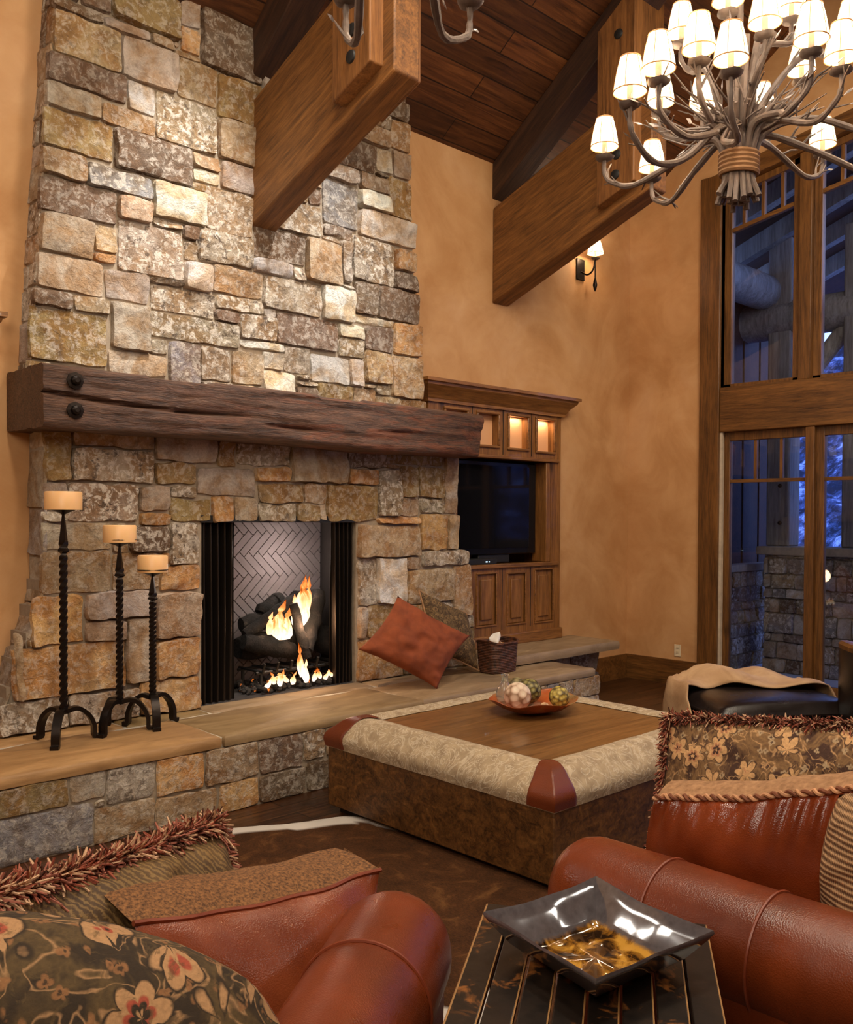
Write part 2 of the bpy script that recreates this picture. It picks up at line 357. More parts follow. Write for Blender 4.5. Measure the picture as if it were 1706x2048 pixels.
UP = """2,4.14,2.44,4.38,t;2.38,4.46,2.82,4.72,v;2.96,4.38,3.4,4.74,d;2.82,4.58,2.96,4.78,g;2.82,4.42,2.96,4.58,o;2.44,4.14,2.8,4.38,g;2.8,4.14,3.08,4.38,t;3.08,4.1,3.4,4.38,v;2,3.98,2.48,4.14,d;2.48,3.96,2.66,4.14,w;2.66,3.84,3.08,4.14,m;3.08,3.84,3.4,4.1,t;2,3.84,2.32,3.98,g;2.32,3.84,2.66,3.96,t;1.92,3.62,2.4,3.84,v;2.4,3.6,2.9,3.84,d;2.9,3.74,3.1,3.84,t;2.9,3.66,3.1,3.74,w;3.1,3.66,3.4,3.84,g;1.92,3.46,2.24,3.62,t;2.24,3.46,2.64,3.6,b;2.64,3.38,3,3.6,w;3,3.38,3.34,3.66,m;1.92,3.26,2.42,3.46,d;2.42,3.32,2.64,3.46,T;1.9,3.04,2.28,3.26,g;2.28,3.1,2.42,3.26,t;2.28,3.04,2.42,3.1,o;2.42,3.02,2.84,3.32,m;2.94,3.18,3.34,3.38,m;1.86,2.84,2.34,3.04,g;2.34,2.84,2.62,3.02,G;2.84,2.98,3.04,3.16,W;2.84,3.16,2.94,3.28,m;3.04,3,3.42,3.18,t;1.86,2.74,2.16,2.84,d;2.16,2.74,2.38,2.84,t;2.62,2.82,3.06,2.98,m;3.06,2.9,3.42,3,m;1.86,2.44,2.36,2.74,v;2.38,2.56,2.62,2.84,g;2.62,2.66,3.24,2.82,m;3.24,2.74,3.52,2.9,m;3.52,2.74,4.04,2.96,d;2.36,2.42,2.74,2.56,g;2.74,2.4,2.96,2.66,b;2.96,2.44,3.18,2.66,m;3.18,2.44,3.42,2.66,t;3.24,2.68,3.58,2.74,w;3.42,2.56,3.58,2.68,w;3.58,2.56,3.8,2.74,m;3.8,2.52,4.14,2.72,w;3.42,2.4,3.68,2.56,w;4.14,2.52,4.28,2.72,w;4.04,2.72,4.28,2.86,m;4.04,2.86,4.28,2.96,w;4.28,2.8,4.56,2.98,d;4.18,2.98,4.56,3.04,w;4.28,2.56,4.54,2.8,t;4.56,2.8,4.88,3.04,o;4.54,2.48,4.88,2.8,t;3.9,2.96,4.18,3.2,W;3.42,2.96,3.9,3.18,m;4.18,3.04,4.4,3.28,d;4.4,3.04,4.86,3.28,d;3.34,3.28,3.76,3.5,d;3.34,3.18,3.64,3.28,W;3.64,3.18,3.76,3.28,m;3.76,3.2,4.06,3.5,T;4.06,3.24,4.16,3.54,m;4.16,3.28,4.56,3.6,m;4.56,3.42,4.88,3.58,O;4.56,3.28,4.86,3.42,d;4.22,3.6,4.84,3.8,w;4.22,3.94,4.5,4.06,t;4.22,3.8,4.5,3.94,W;4.5,3.8,4.82,4.1,v;4.38,4.1,4.54,4.28,w;4.54,4.1,4.8,4.3,g;3.9,3.62,4.22,3.94,b;3.5,3.5,3.9,3.72,m;3.9,3.54,4.16,3.62,m;3.94,4.06,4.38,4.26,d;3.88,3.94,4.22,4.06,m;4.2,4.28,4.52,4.42,t;4.52,4.3,4.8,4.52,t;4.34,4.52,4.8,4.66,d;1.86,2.3,2.04,2.44,v;2.04,2.3,2.42,2.42,d;2.42,2.3,2.72,2.42,d;2.72,2.3,2.9,2.4,d;2.9,2.3,3.18,2.4,t;3.18,2.3,3.48,2.38,t;3.48,2.3,3.86,2.4,g;3.86,2.3,4.18,2.38,g;4.18,2.3,4.38,2.36,m;4.38,2.3,4.64,2.48,t;4.64,2.3,4.98,2.48,t;4.18,2.36,4.38,2.52,t;3.2,2.38,3.36,2.44,t;3.86,2.38,4.18,2.52,v;2.96,2.4,3.2,2.44,m;3.36,2.38,3.42,2.44,m;3.68,2.4,3.86,2.48,d;3.68,2.48,3.86,2.52,m;4.38,2.48,4.54,2.56,m;4.88,2.48,4.98,2.64,m;3.68,2.52,3.8,2.56,m;4.28,2.52,4.38,2.56,g;2.62,2.56,2.74,2.66,m;4.88,2.64,4.98,2.7,t;4.88,2.7,4.98,2.8,d;4.88,2.8,4.98,2.88,m;3.06,2.82,3.24,2.9,d;4.88,2.88,4.98,3.08,g;3.42,2.9,3.52,2.96,g;2.62,2.98,2.84,3.02,m;1.86,3.04,1.9,3.24,m;4.86,3.08,4.98,3.28,m;4.06,3.2,4.18,3.24,m;1.86,3.24,1.9,3.44,g;2.84,3.28,2.94,3.38,d;4.86,3.28,4.98,3.38,m;2.64,3.32,2.84,3.38,m;4.86,3.38,4.98,3.42,m;4.88,3.42,4.98,3.56,d;1.86,3.44,1.92,3.58,d;3.34,3.5,3.5,3.66,t;3.9,3.5,4.06,3.54,m;4.88,3.56,4.98,3.66,m;1.86,3.58,1.92,3.7,t;4.84,3.58,4.88,3.78,d;2.9,3.6,3,3.66,v;3.4,3.66,3.5,3.82,d;4.88,3.66,4.98,3.82,d;1.86,3.7,1.92,3.78,t;3.5,3.72,3.64,3.94,m;3.64,3.72,3.78,3.94,v;3.78,3.72,3.9,3.84,d;1.86,3.78,1.92,3.96,m;4.84,3.78,4.88,4,v;3.4,3.82,3.5,3.96,v;4.88,3.82,4.98,4,t;1.92,3.84,2,4.06,d;3.78,3.84,3.9,3.94,t;3.5,3.94,3.66,4.1,t;3.66,3.94,3.88,4.04,t;1.86,3.96,1.92,4.06,m;3.4,3.96,3.5,4.16,t;4.82,4,4.98,4.16,m;3.66,4.04,3.88,4.16,m;1.86,4.06,2,4.26,t;3.88,4.06,3.94,4.18,m;4.38,4.06,4.5,4.1,d;3.5,4.1,3.66,4.28,m;3.4,4.16,3.5,4.26,t;3.66,4.16,3.88,4.3,m;4.8,4.16,4.98,4.26,m;3.88,4.18,3.94,4.4,d;1.86,4.26,2,4.48,t;3.4,4.26,3.5,4.46,g;3.94,4.26,4.06,4.42,m;4.06,4.26,4.2,4.42,v;4.8,4.26,4.98,4.36,t;3.5,4.28,3.66,4.42,d;3.66,4.3,3.88,4.48,t;4.8,4.36,4.98,4.56,m;2,4.38,2.34,4.46,d;2.34,4.38,2.62,4.46,g;2.62,4.38,2.78,4.46,t;2.78,4.38,2.96,4.42,t;3.88,4.4,3.94,4.52,v;2.78,4.42,2.82,4.46,t;3.5,4.42,3.66,4.64,m;3.94,4.42,4.12,4.54,m;4.12,4.42,4.28,4.58,v;4.28,4.42,4.52,4.52,m;2,4.46,2.2,4.66,d;2.2,4.46,2.38,4.68,d;3.4,4.46,3.5,4.56,v;1.86,4.48,2,4.6,d;3.66,4.48,3.78,4.62,d;3.78,4.48,3.88,4.54,g;3.88,4.52,3.94,4.58,m;4.28,4.52,4.34,4.58,m;3.78,4.54,3.88,4.64,d;3.94,4.54,4.12,4.68,v;3.4,4.56,3.5,4.62,m;4.8,4.56,4.98,4.72,t;3.88,4.58,3.94,4.68,t;4.12,4.58,4.26,4.7,v;4.26,4.58,4.34,4.78,t;1.86,4.6,2,4.78,t;3.4,4.62,3.5,4.78,t;3.66,4.62,3.78,4.76,m;3.5,4.64,3.66,4.82,v;3.78,4.64,3.88,4.72,t;2,4.66,2.2,4.72,t;4.34,4.66,4.66,4.72,d;4.66,4.66,4.8,4.84,d;2.2,4.68,2.38,4.84,g;3.88,4.68,4.12,4.88,d;4.12,4.7,4.26,4.9,v;2,4.72,2.2,4.78,m;2.38,4.72,2.6,4.94,d;2.6,4.72,2.82,4.84,d;3.78,4.72,3.88,4.9,m;4.34,4.72,4.66,4.94,t;4.8,4.72,4.98,4.78,m;2.96,4.74,3.16,4.84,m;3.16,4.74,3.4,4.88,v;3.66,4.76,3.78,4.92,m;1.86,4.78,2.12,4.94,g;2.12,4.78,2.2,4.86,g;2.82,4.78,2.96,4.86,m;3.4,4.78,3.5,4.92,m;4.26,4.78,4.34,4.96,d;4.8,4.78,4.98,4.96,v;3.5,4.82,3.66,5.02,d;2.2,4.84,2.38,5.02,d;2.6,4.84,2.82,4.94,m;2.96,4.84,3.08,4.96,d;3.08,4.84,3.16,4.94,d;4.66,4.84,4.8,5.02,v;2.12,4.86,2.2,5.02,m;2.82,4.86,2.96,4.98,g;3.16,4.88,3.4,5.02,d;3.88,4.88,4.06,5.02,m;4.06,4.88,4.12,5.02,d;3.78,4.9,3.88,5.02,t;4.12,4.9,4.26,5.02,t;3.4,4.92,3.5,5.02,t;3.66,4.92,3.78,5.02,g;1.86,4.94,2.06,5.02,t;2.06,4.94,2.12,5.02,t;2.38,4.94,2.58,5.02,d;2.58,4.94,2.7,5.02,m;2.7,4.94,2.82,5.02,d;3.08,4.94,3.16,5.02,m;4.34,4.94,4.5,5.02,t;4.5,4.94,4.66,5.02,d;2.96,4.96,3.08,5.02,t;4.26,4.96,4.34,5.02,v;4.8,4.96,4.98,5.02,d;2.82,4.98,2.96,5.02,m"""
LO = """1.9,1.78,2.12,2.08,v;2.12,1.98,2.62,2.08,t;2.12,1.78,2.62,1.98,M;2.62,1.92,3.04,2.08,g;3.04,1.9,3.18,2.08,v;3.18,1.92,3.6,2.08,m;3.6,1.82,4.08,2.08,g;4.08,1.94,4.44,2.08,d;2.62,1.78,2.9,1.92,v;2.9,1.72,3.32,1.9,g;3.32,1.82,3.6,1.92,o;4.08,1.82,4.36,1.94,o;3.34,1.68,3.7,1.82,v;3.7,1.68,3.9,1.82,t;3.9,1.56,4.36,1.82,v;4.36,1.6,4.58,1.94,m;2.1,1.56,2.52,1.78,M;2.52,1.62,2.72,1.78,g;2.72,1.7,2.9,1.78,m;2.72,1.56,3,1.7,v;3,1.56,3.16,1.72,o;3.16,1.56,3.34,1.72,g;3.34,1.56,3.64,1.68,m;3.64,1.56,3.84,1.68,v;3.84,1.56,3.9,1.68,g;1.92,1.62,2.1,1.78,g;1.9,1.4,2.36,1.56,g;2.52,1.54,2.72,1.62,o;2.46,1.38,2.72,1.54,D;2.72,1.3,2.92,1.56,m;1.9,1.16,2.36,1.4,t;2.36,1.16,2.66,1.38,t;2.66,1.14,2.92,1.3,o;2.2,1,2.62,1.16,g;1.9,0.88,2.2,1.16,o;2.62,0.86,2.92,1.14,T;2.2,0.88,2.44,1,g;1.86,0.6,2.44,0.88,o;2.44,0.62,2.62,1,g;2.62,0.62,2.92,0.86,o;1.68,0.6,1.86,0.98,g;1.68,0.42,2.1,0.6,m;2.1,0.42,2.52,0.6,m;2.52,0.42,2.92,0.62,o;4.18,1.3,4.78,1.54,t;4.78,1.34,5.06,1.62,o;5.06,1.34,5.24,1.62,g;5.04,1.62,5.24,2.08,g;4.58,1.74,4.76,1.98,v;4.76,1.74,5.04,1.98,v;4.78,1.62,5.04,1.74,m;4.58,1.6,4.78,1.74,t;4.36,1.54,4.78,1.6,o;4.44,1.98,5.04,2.08,v;4.18,0.96,4.36,1.3,m;4.36,0.96,4.64,1.3,W;4.64,1.2,4.8,1.3,t;4.8,1.22,5.32,1.34,M;4.64,0.94,5.14,1.2,t;5.14,0.82,5.44,1.22,t;4.18,0.72,4.26,0.96,g;4.26,0.72,4.64,0.96,v;4.18,0.42,4.6,0.72,o;1.6,0.42,1.68,0.6,g;4.6,0.42,4.96,0.62,v;4.96,0.42,5.26,0.64,t;5.26,0.42,5.44,0.62,o;1.6,0.6,1.68,0.76,g;4.6,0.62,4.96,0.72,o;5.26,0.62,5.44,0.72,v;4.96,0.64,5.14,0.86,v;5.14,0.64,5.26,0.82,t;4.64,0.72,4.96,0.8,m;5.26,0.72,5.44,0.82,m;1.6,0.76,1.68,0.86,g;4.64,0.8,4.96,0.94,o;1.6,0.86,1.68,1,m;4.96,0.86,5.14,0.94,m;1.86,0.88,1.9,0.94,t;1.86,0.94,1.9,1.08,m;1.68,0.98,1.86,1.1,t;1.6,1,1.68,1.12,o;1.86,1.08,1.9,1.24,t;1.68,1.1,1.86,1.18,g;1.6,1.12,1.68,1.28,o;1.68,1.18,1.86,1.26,g;5.32,1.22,5.44,1.42,m;1.86,1.24,1.9,1.42,t;1.68,1.26,1.86,1.44,t;1.6,1.28,1.68,1.38,t;2.66,1.3,2.72,1.38,o;5.24,1.34,5.32,1.48,m;1.6,1.38,1.68,1.54,o;2.36,1.38,2.46,1.56,t;1.86,1.42,1.9,1.64,o;5.32,1.42,5.44,1.5,m;1.68,1.44,1.86,1.58,t;5.24,1.48,5.32,1.66,o;5.32,1.5,5.44,1.72,o;1.6,1.54,1.68,1.7,t;1.9,1.56,2.1,1.62,m;1.68,1.58,1.86,1.7,m;1.86,1.64,1.92,1.78,m;5.24,1.66,5.32,1.74,o;1.6,1.7,1.86,1.92,o;5.32,1.72,5.44,1.82,o;5.24,1.74,5.32,1.9,t;1.86,1.78,1.9,2,t;5.32,1.82,5.44,1.92,g;5.24,1.9,5.32,2,t;1.6,1.92,1.86,2,v;5.32,1.92,5.44,2.08,o;4.44,1.94,4.58,1.98,t;1.6,2,1.9,2.08,t;5.24,2,5.32,2.08,v"""
HE = """1.46,0.22,1.8,0.36,v;1.8,0.22,1.98,0.36,g;1.98,0.18,2.24,0.36,m;1.46,0,1.92,0.22,b;1.92,0,2.24,0.18,t;2.24,0.16,2.52,0.36,O;2.24,0,2.6,0.16,t;2.52,0.16,2.86,0.36,t;2.6,0,2.86,0.16,O;2.86,0.16,3.16,0.36,d;2.86,0,3.18,0.16,d;3.16,0.18,3.32,0.36,m;3.32,0.18,3.54,0.36,g;3.18,0,3.54,0.18,d;1,0,1.24,0.1,g;1.24,0,1.38,0.18,m;1.38,0,1.46,0.26,t;3.54,0,3.66,0.16,t;3.66,0,3.86,0.18,g;3.86,0,4.28,0.08,t;4.28,0,4.64,0.2,g;4.64,0,4.98,0.16,t;4.98,0,5.1,0.26,v;5.1,0,5.38,0.18,v;5.38,0,5.7,0.22,t;5.7,0,6.04,0.2,m;3.86,0.08,4,0.3,g;4,0.08,4.28,0.26,d;1,0.1,1.24,0.26,b;3.54,0.16,3.66,0.36,t;4.64,0.16,4.98,0.36,m;1.24,0.18,1.38,0.3,t;1.92,0.18,1.98,0.22,m;3.66,0.18,3.86,0.36,g;5.1,0.18,5.38,0.26,m;4.28,0.2,4.52,0.36,b;4.52,0.2,4.64,0.36,t;5.7,0.2,6.04,0.36,t;5.38,0.22,5.52,0.36,b;5.52,0.22,5.7,0.36,m;1,0.26,1.12,0.36,d;1.12,0.26,1.24,0.36,t;1.38,0.26,1.46,0.36,t;4,0.26,4.28,0.36,b;4.98,0.26,5.12,0.36,v;5.12,0.26,5.38,0.36,v;1.24,0.3,1.38,0.36,d;3.86,0.3,4,0.36,d"""


# ------------------------------------------------------------------ the room
def cut_wall(name, lo, hi, axis, holes, mat):
    """box wall with rectangular holes; axis = thickness axis (0 or 1); holes (a0,z0,a1,z1)"""
    mb = MB(); o = 1-axis
    As = sorted({lo[o], hi[o]}|{h[0] for h in holes}|{h[2] for h in holes}); Zs = sorted({lo[2], hi[2]}|{h[1] for h in holes}|{h[3] for h in holes})
    for i in range(len(As)-1):
        for j in range(len(Zs)-1):
            ca, cz = (As[i]+As[i+1])/2, (Zs[j]+Zs[j+1])/2
            if any(h[0] < ca < h[2] and h[1] < cz < h[3] for h in holes): continue
            l = [0, 0, Zs[j]]; h_ = [0, 0, Zs[j+1]]
            l[o], h_[o] = As[i], As[i+1]; l[axis], h_[axis] = lo[axis], hi[axis]
            mb.box(l, h_)
    return struct(mb.build(name, mat))
SL = 0.75; ZW = 4.585; YW = 5.3; RY = -0.2; ZR = ZW+(YW-RY)*SL; XR = 7.87; XL = -2.6; YB = -3.6
zc = lambda y: ZW+(YW-y)*SL if y > RY else ZR-(RY-y)*SL
struct(MB().box((XL-.2, YB-.2, -.12), (XR+.1, YW+.5, 0)).build('floor', MAT['floor']))
cut_wall('wall_back', (XL, YW, 0), (XR+.2, YW+.14, ZW+.3), 1, [(2.9, 0.2, 4.3, 1.75), (5.36, 1.16, 6.62, 2.12)], MAT['plaster'])
zt = lambda y: 4.735+(4.497-y)*0.186
mb = MB()
y0, y1 = 0.4, 4.30
mb.prism([(y1, 0), (YW+.14, 0), (YW+.14, zc(YW)+.2), (y1, zc(y1)+.2)], 0, XR, XR+.14)
mb.prism([(YB, 0), (y0, 0), (y0, zc(y0)+.2), (RY, ZR+.2), (YB, zc(YB)+.2)], 0, XR, XR+.14)
mb.prism([(y0, zt(y0)), (y1, zt(y1)), (y1, zc(y1)+.2), (y0, zc(y0)+.2)], 0, XR, XR+.14)
struct(mb.build('wall_right', MAT['plaster']))
struct(MB().prism([(YB, 0), (YW+.1, 0), (YW+.1, ZW), (RY, ZR), (YB, zc(YB))], 0, XL-.14, XL).build('wall_left', MAT['plaster']))
struct(MB().box((XL-.1, YB-.14, 0), (XR+.14, YB, zc(YB)+.1)).build('wall_rear', MAT['plaster']))
def roof(name, ya, yb):
    # boards run along X, local frame lies in the slope
    L = math.hypot(yb-ya, zc(yb)-zc(ya))
    o = MB().box((XL-.2, 0, 0), (XR+.3, L, .12)).build(name, MAT['ceiling'])
    o.location = (0, ya, zc(ya)); o.rotation_euler = (math.atan2(zc(yb)-zc(ya), yb-ya), 0, 0)
    if yb < ya: o.rotation_euler = (math.atan2(zc(yb)-zc(ya), yb-ya), 0, 0)
    return struct(o)
roof('ceiling', RY, YW+.3)
o = roof('ceiling', YB-.2, RY)
bb = MB().box((6.95, YW-.022, 0), (XR, YW, .235)); bb.build('baseboard_back', MAT['frame_h']); struct(bpy.data.objects['baseboard_back'])
struct(MB().box((XR-.022, 4.50, 0), (XR, YW-.022, .235)).build('baseboard_right', MAT['frame_h']))
struct(MB().box((XL, YW-.022, 0), (1.2, YW, .235)).build('baseboard_left', MAT['frame_h']))

# window wall carpentry
struct(MB().box((XR-.035, 4.30, 0), (XR+.16, 4.50, zt(4.4))).build('trim_1', MAT['frame_v'], bevel=.006))
struct(MB().box((XR-.02, 0.4, 2.39), (XR+.18, 4.30, 2.80)).build('trim_2', MAT['frame_h'], bevel=.008))
struct(MB().prism([(0.4, zt(.4)-.16), (4.5, zt(4.5)-.16), (4.5, zt(4.5)), (.4, zt(.4))], 0, XR-.03, XR+.16).build('trim_3', MAT['frame_h'], bevel=.006))
k = NT('window_glass'); k.t.nodes.remove(k.b)
tr = k.n('BsdfTransparent'); gl = k.n('BsdfGlossy'); gl.inputs['Roughness'].default_value = .02; mx = k.n('MixShader'); fr = k.n('Fresnel'); fr.inputs[0].default_value = 1.5
k.l(fr.outputs[0], mx.inputs[0]); k.l(tr.outputs[0], mx.inputs[1]); k.l(gl.outputs[0], mx.inputs[2]); k.l(mx.outputs[0], k.t.nodes['Material Output'].inputs[0])
tr.inputs[0].default_value = (.92, .94, .97, 1)
MAT['glass'] = k.m
MAT['blindtrack'] = plain('pale_weatherstrip', lin(196, 178, 156), .5)
wn = 0
def upper_window(n, ya, yb):
    x0, x1 = XR+.05, XR+.12; zb = 2.785
    top = lambda y: zt(y)-.16
    fr_ = MB()
    fr_.box((x0, yb-.07, zb), (x1, yb, top(yb))).box((x0, ya, zb), (x1, ya+.07, top(ya))).box((x0, ya, zb), (x1, yb, zb+.05))
    fr_.prism([(ya, top(ya)-.06), (yb, top(yb)-.06), (yb, top(yb)), (ya, top(ya))], 0, x0, x1)
    f = struct(fr_.build('window_%d' % n, MAT['frame_v'], bevel=.004))
    m = MB(); mt = lambda y: 4.235+(4.267-y)*0.19
    m.prism([(ya, mt(ya)-.018), (yb, mt(yb)-.018), (yb, mt(yb)+.018), (ya, mt(ya)+.018)], 0, x0+.01, x1-.01)
    m.build('muntin', MAT['frame_h'], f)
    q = (yb-ya)/4
    for i in (1, 2, 3):
        y = ya+q*i; MB().box((x0+.012, y-.014, mt(y)), (x1-.012, y+.014, top(y)-.03)).build('muntin', MAT['frame_v'], f)
    g = MB().prism([(ya+.03, zb+.02), (yb-.03, zb+.02), (yb-.03, top(yb)-.02), (ya+.03, top(ya)-.02)], 0, x0+.03, x0+.036).build('pane', MAT['glass'], f)
    return f
upper_window(1, 3.58, 4.30); upper_window(2, 2.55, 3.47); upper_window(3, 1.5, 2.44); upper_window(4, .4, 1.4)
for i, (a, b) in enumerate(((3.47, 3.58), (2.44, 2.55), (1.4, 1.5))):
    struct(MB().box((XR, a, 2.80), (XR+.15, b, zt(b)-.12)).build('trim_%d' % (4+i), MAT['frame_v'], bevel=.006))
def glass_door(n, ya, yb):
    x0, x1 = XR+.04, XR+.10
    fr_ = MB().box((x0, yb-.075, .04), (x1, yb, 2.395)).box((x0, ya, .04), (x1, ya+.04, 2.395)).box((x0+.001, ya+.001, .04), (x1-.001, yb-.001, .16)).box((x0+.001, ya+.001, 2.31), (x1-.001, yb-.001, 2.395))
    f = struct(fr_.build('door_%d' % n, MAT['frame_v'], bevel=.004))
    MB().box((x0+.01, ya, 1.925), (x1-.01, yb, 1.955)).build('muntin', MAT['frame_h'], f)
    for i in (1, 2):
        y = ya+.04+(yb-.075-ya-.04)*i/3; MB().box((x0+.012, y-.013, 1.95), (x1-.012, y+.013, 2.31)).build('muntin', MAT['frame_v'], f)
    MB().box((x0+.025, ya+.02, .1), (x0+.031, yb-.05, 2.33)).build('pane', MAT['glass'], f)
    return f
glass_door(1, 3.46, 4.30); d2 = glass_door(2, 2.55, 3.43); glass_door(3, 1.6, 2.5)
struct(MB().box((XR-.005, 4.275, .02), (XR+.03, 4.30, 2.39)).build('trim_8', MAT['blindtrack']))
struct(MB().box((XR-.01, 3.42, .02), (XR+.04, 3.50, 2.39)).build('trim_9', MAT['frame_v'], bevel=.005))
struct(MB().box((XR-.02, .4, 0), (XR+.16, 4.3, .05)).build('trim_10', MAT['frame_h']))
o = thing('wall_outlet', 'small cream outlet cover low on the tan plaster beside the window trim', 'outlet', (XR, 4.72, .30))
MB().box((XR-.008, 4.685, .27), (XR, 4.755, .385)).build('cover_plate', plain('cream_plastic', lin(226, 208, 176), .4), o, bevel=.003)
for zz in (.30, .345): MB().box((XR-.011, 4.705, zz), (XR-.006, 4.735, zz+.022)).build('socket', plain('cream_socket', lin(214, 194, 160), .4), o, bevel=.002)

# ------------------------------------------------------------------ outside the windows
snow = plain('blue_dusk_snow', (.55, .6, .7, 1), .8, bump=.5, bscale=5)
struct(MB().box((XR+.14, -4, -.12), (24, 16, -.04)).build('floor', snow)).name = 'floor_porch'
pt = thing('porch_wall', 'grey fieldstone porch wall with flat stone cap seen through the glass doors', 'wall', (9.5, 2, 0))
MB().box((9.52, .5, -.04), (9.95, 4.66, 1.2)).build('mortar_core', MAT['mortar'], pt)
masonry('stonework', coursed(.5, -.04, 4.66, 1.21, 11, 'gGbwdm', (.09, .22), (.1, .3)), lambda u, z, d: V((9.5-d, u, z)), pt, 4)
MB().box((9.42, .45, 1.21), (10.0, 4.72, 1.30)).build('cap', MAT['mortar'], pt, bevel=.012)
pw = thing('timber_screen', 'dark timber boarded porch end wall beyond the left door pane', 'wall', (9.2, 4.8, 0))
w_ = MB(); 
for i in range(14): w_.box((8.15+i*.19, 5.0+.012*(i % 2), -.04), (8.33+i*.19, 5.08, 4.2))
w_.build('boards', MAT['rafter'], pw, bevel=.006)
MB().box((8.1, 4.9, -.04), (10.7, 5.0, 1.0)).build('stone_base', MAT['mortar'], pw)
masonry('stonework', coursed(8.1, -.04, 10.7, 1.02, 19, 'dtvDm', (.09, .2), (.12, .34)), lambda u, z, d: V((u, 4.9-d, z)), pw, 5)
MB().box((8.1, 4.84, 1.02), (10.7, 5.02, 1.10)).build('cap', MAT['mortar'], pw, bevel=.01)
logm = wood('weathered_log', (.10, .08, .07, 1), (.22, .19, .17, 1), (.4, .37, .34, 1), 2, .7, .7, .8)
for (x, y, r, lb) in ((9.75, 4.58, .13, 'weathered square porch post standing on the stone wall behind the left door pane'), (9.75, 3.72, .17, 'broad weathered porch post behind the right door pane')):
    o = thing('porch_post', lb, 'post', (x, y, 1.3)); MB().box((x-r, y-r, 1.3), (x+r, y+r, 4.6)).build('shaft', logm, o, bevel=.02)
    for z in (1.55, 1.95): MB().lathe([(.001, 0), (.02, 0), (.022, .012), (.001, .02)], (x-r, y-.03, z), 10, M_=Matrix.Rotation(-PI/2, 4, 'Y')).build('bolt', MAT['iron'], o)
pr = thing('porch_roof', 'dark boarded porch roof with sloping rafters beyond the upper windows', 'roof', (9.5, 3, 4.5))
rb = MB(); rb.prism([(-1, 6.9), (5.6, 4.35), (5.6, 4.45), (-1, 7.0)], 0, 8.1, 13.2); rb.build('boards', MAT['rafter'], pr)
for x in (8.7, 9.5, 10.3, 11.1): MB().prism([(-1, 6.7), (5.6, 4.15), (5.6, 4.35), (-1, 6.9)], 0, x, x+.12).build('rafter', logm, pr)
MB().tube([(8.3, 4.75, 4.05), (11.2, 4.75, 4.05)], .19, 14).build('log_plate', logm, pr, smooth=True)
MB().tube([(9.75, .5, 3.75), (9.75, 5.2, 3.75)], .2, 14).build('log_beam', logm, pr, smooth=True)
MB().tube([(9.75, 4.5, 2.9), (9.75, 3.9, 3.6)], .09, 10).build('knee_brace', logm, pr, smooth=True)
hl = MB().grid(lambda a, b: V((14.5+11*a, -6+30*b, -.1+6.5*a**.8+.5*noise.noise(V((a*6, b*14, 0)))+.25*noise.noise(V((a*30, b*60, 0))))), 40, 90)
hk = NT('wooded_snow_slope'); hv = hk.coord((1, 1, .35)); hk.col(hk.ramp(hk.noise(hv, 2.2, 7, .75), [(.45, lin(20, 26, 40)), (.54, lin(84, 98, 130)), (.62, lin(206, 216, 236))])); hk.rough(.9)
tag(hl.build('snowy_hillside', hk.m, smooth=True, angle=180), 'snow covered wooded slope far beyond the porch', 'hillside')

# ------------------------------------------------------------------ roof trusses
def truss(x, wd, label):
    o = thing('roof_truss', label, 'beam', (x, YW, 3.4))
    zb = lambda y: 3.415+(5.28-y)*.385
    MB().prism([(YW, zb(YW)), (YW, zb(YW)+.80), (3.75, zb(3.75)+.80), (3.75, zb(3.75))], 0, x, x+wd).build('hammer_beam', MAT['beam'], o, bevel=.012)
    zr = lambda y: zc(y)-.30
    MB().prism([(YW, zr(YW)), (YW, zc(YW)), (RY, zc(RY)), (RY, zr(RY))], 0, x-.01, x+wd+.02).build('rafter', MAT['rafter'], o, bevel=.01)
    p0, p1 = 3.84, 4.17
    pb = lambda y: zb(y)+.085
    MB().prism([(p1, pb(p1)), (p1, zc(p1)-.2), (p0, zc(p0)-.2), (p0, pb(p0))], 0, x-.095, x+wd+.095).build('king_post', MAT['beam_v'], o, bevel=.008)
    for i, (yy, dz) in enumerate(((3.99, .36), (4.0, .22))):
        for s_, xx in ((-1, x-.095), (1, x+wd+.095)):
            MB().lathe([(.001, .016), (.02, .016), (.034, .01), (.038, 0), (.001, -.005)], (xx, yy, zb(yy)+dz), 14, M_=Matrix.Rotation(s_*PI/2, 4, 'Y')).build('bolt', MAT['black'], o, smooth=True)
    for (yy, zz) in ((3.98, 5.15),):
        MB().lathe([(.001, .016), (.02, .016), (.034, .01), (.038, 0), (.001, -.005)], (x-.095, yy, zz), 14, M_=Matrix.Rotation(-PI/2, 4, 'Y')).build('bolt', MAT['black'], o, smooth=True)
    return o
truss(3.333, .19, 'heavy timber truss coming out of the stone chimney')
truss(5.835, .20, 'heavy timber truss on the tan plaster wall behind the lit chandelier')

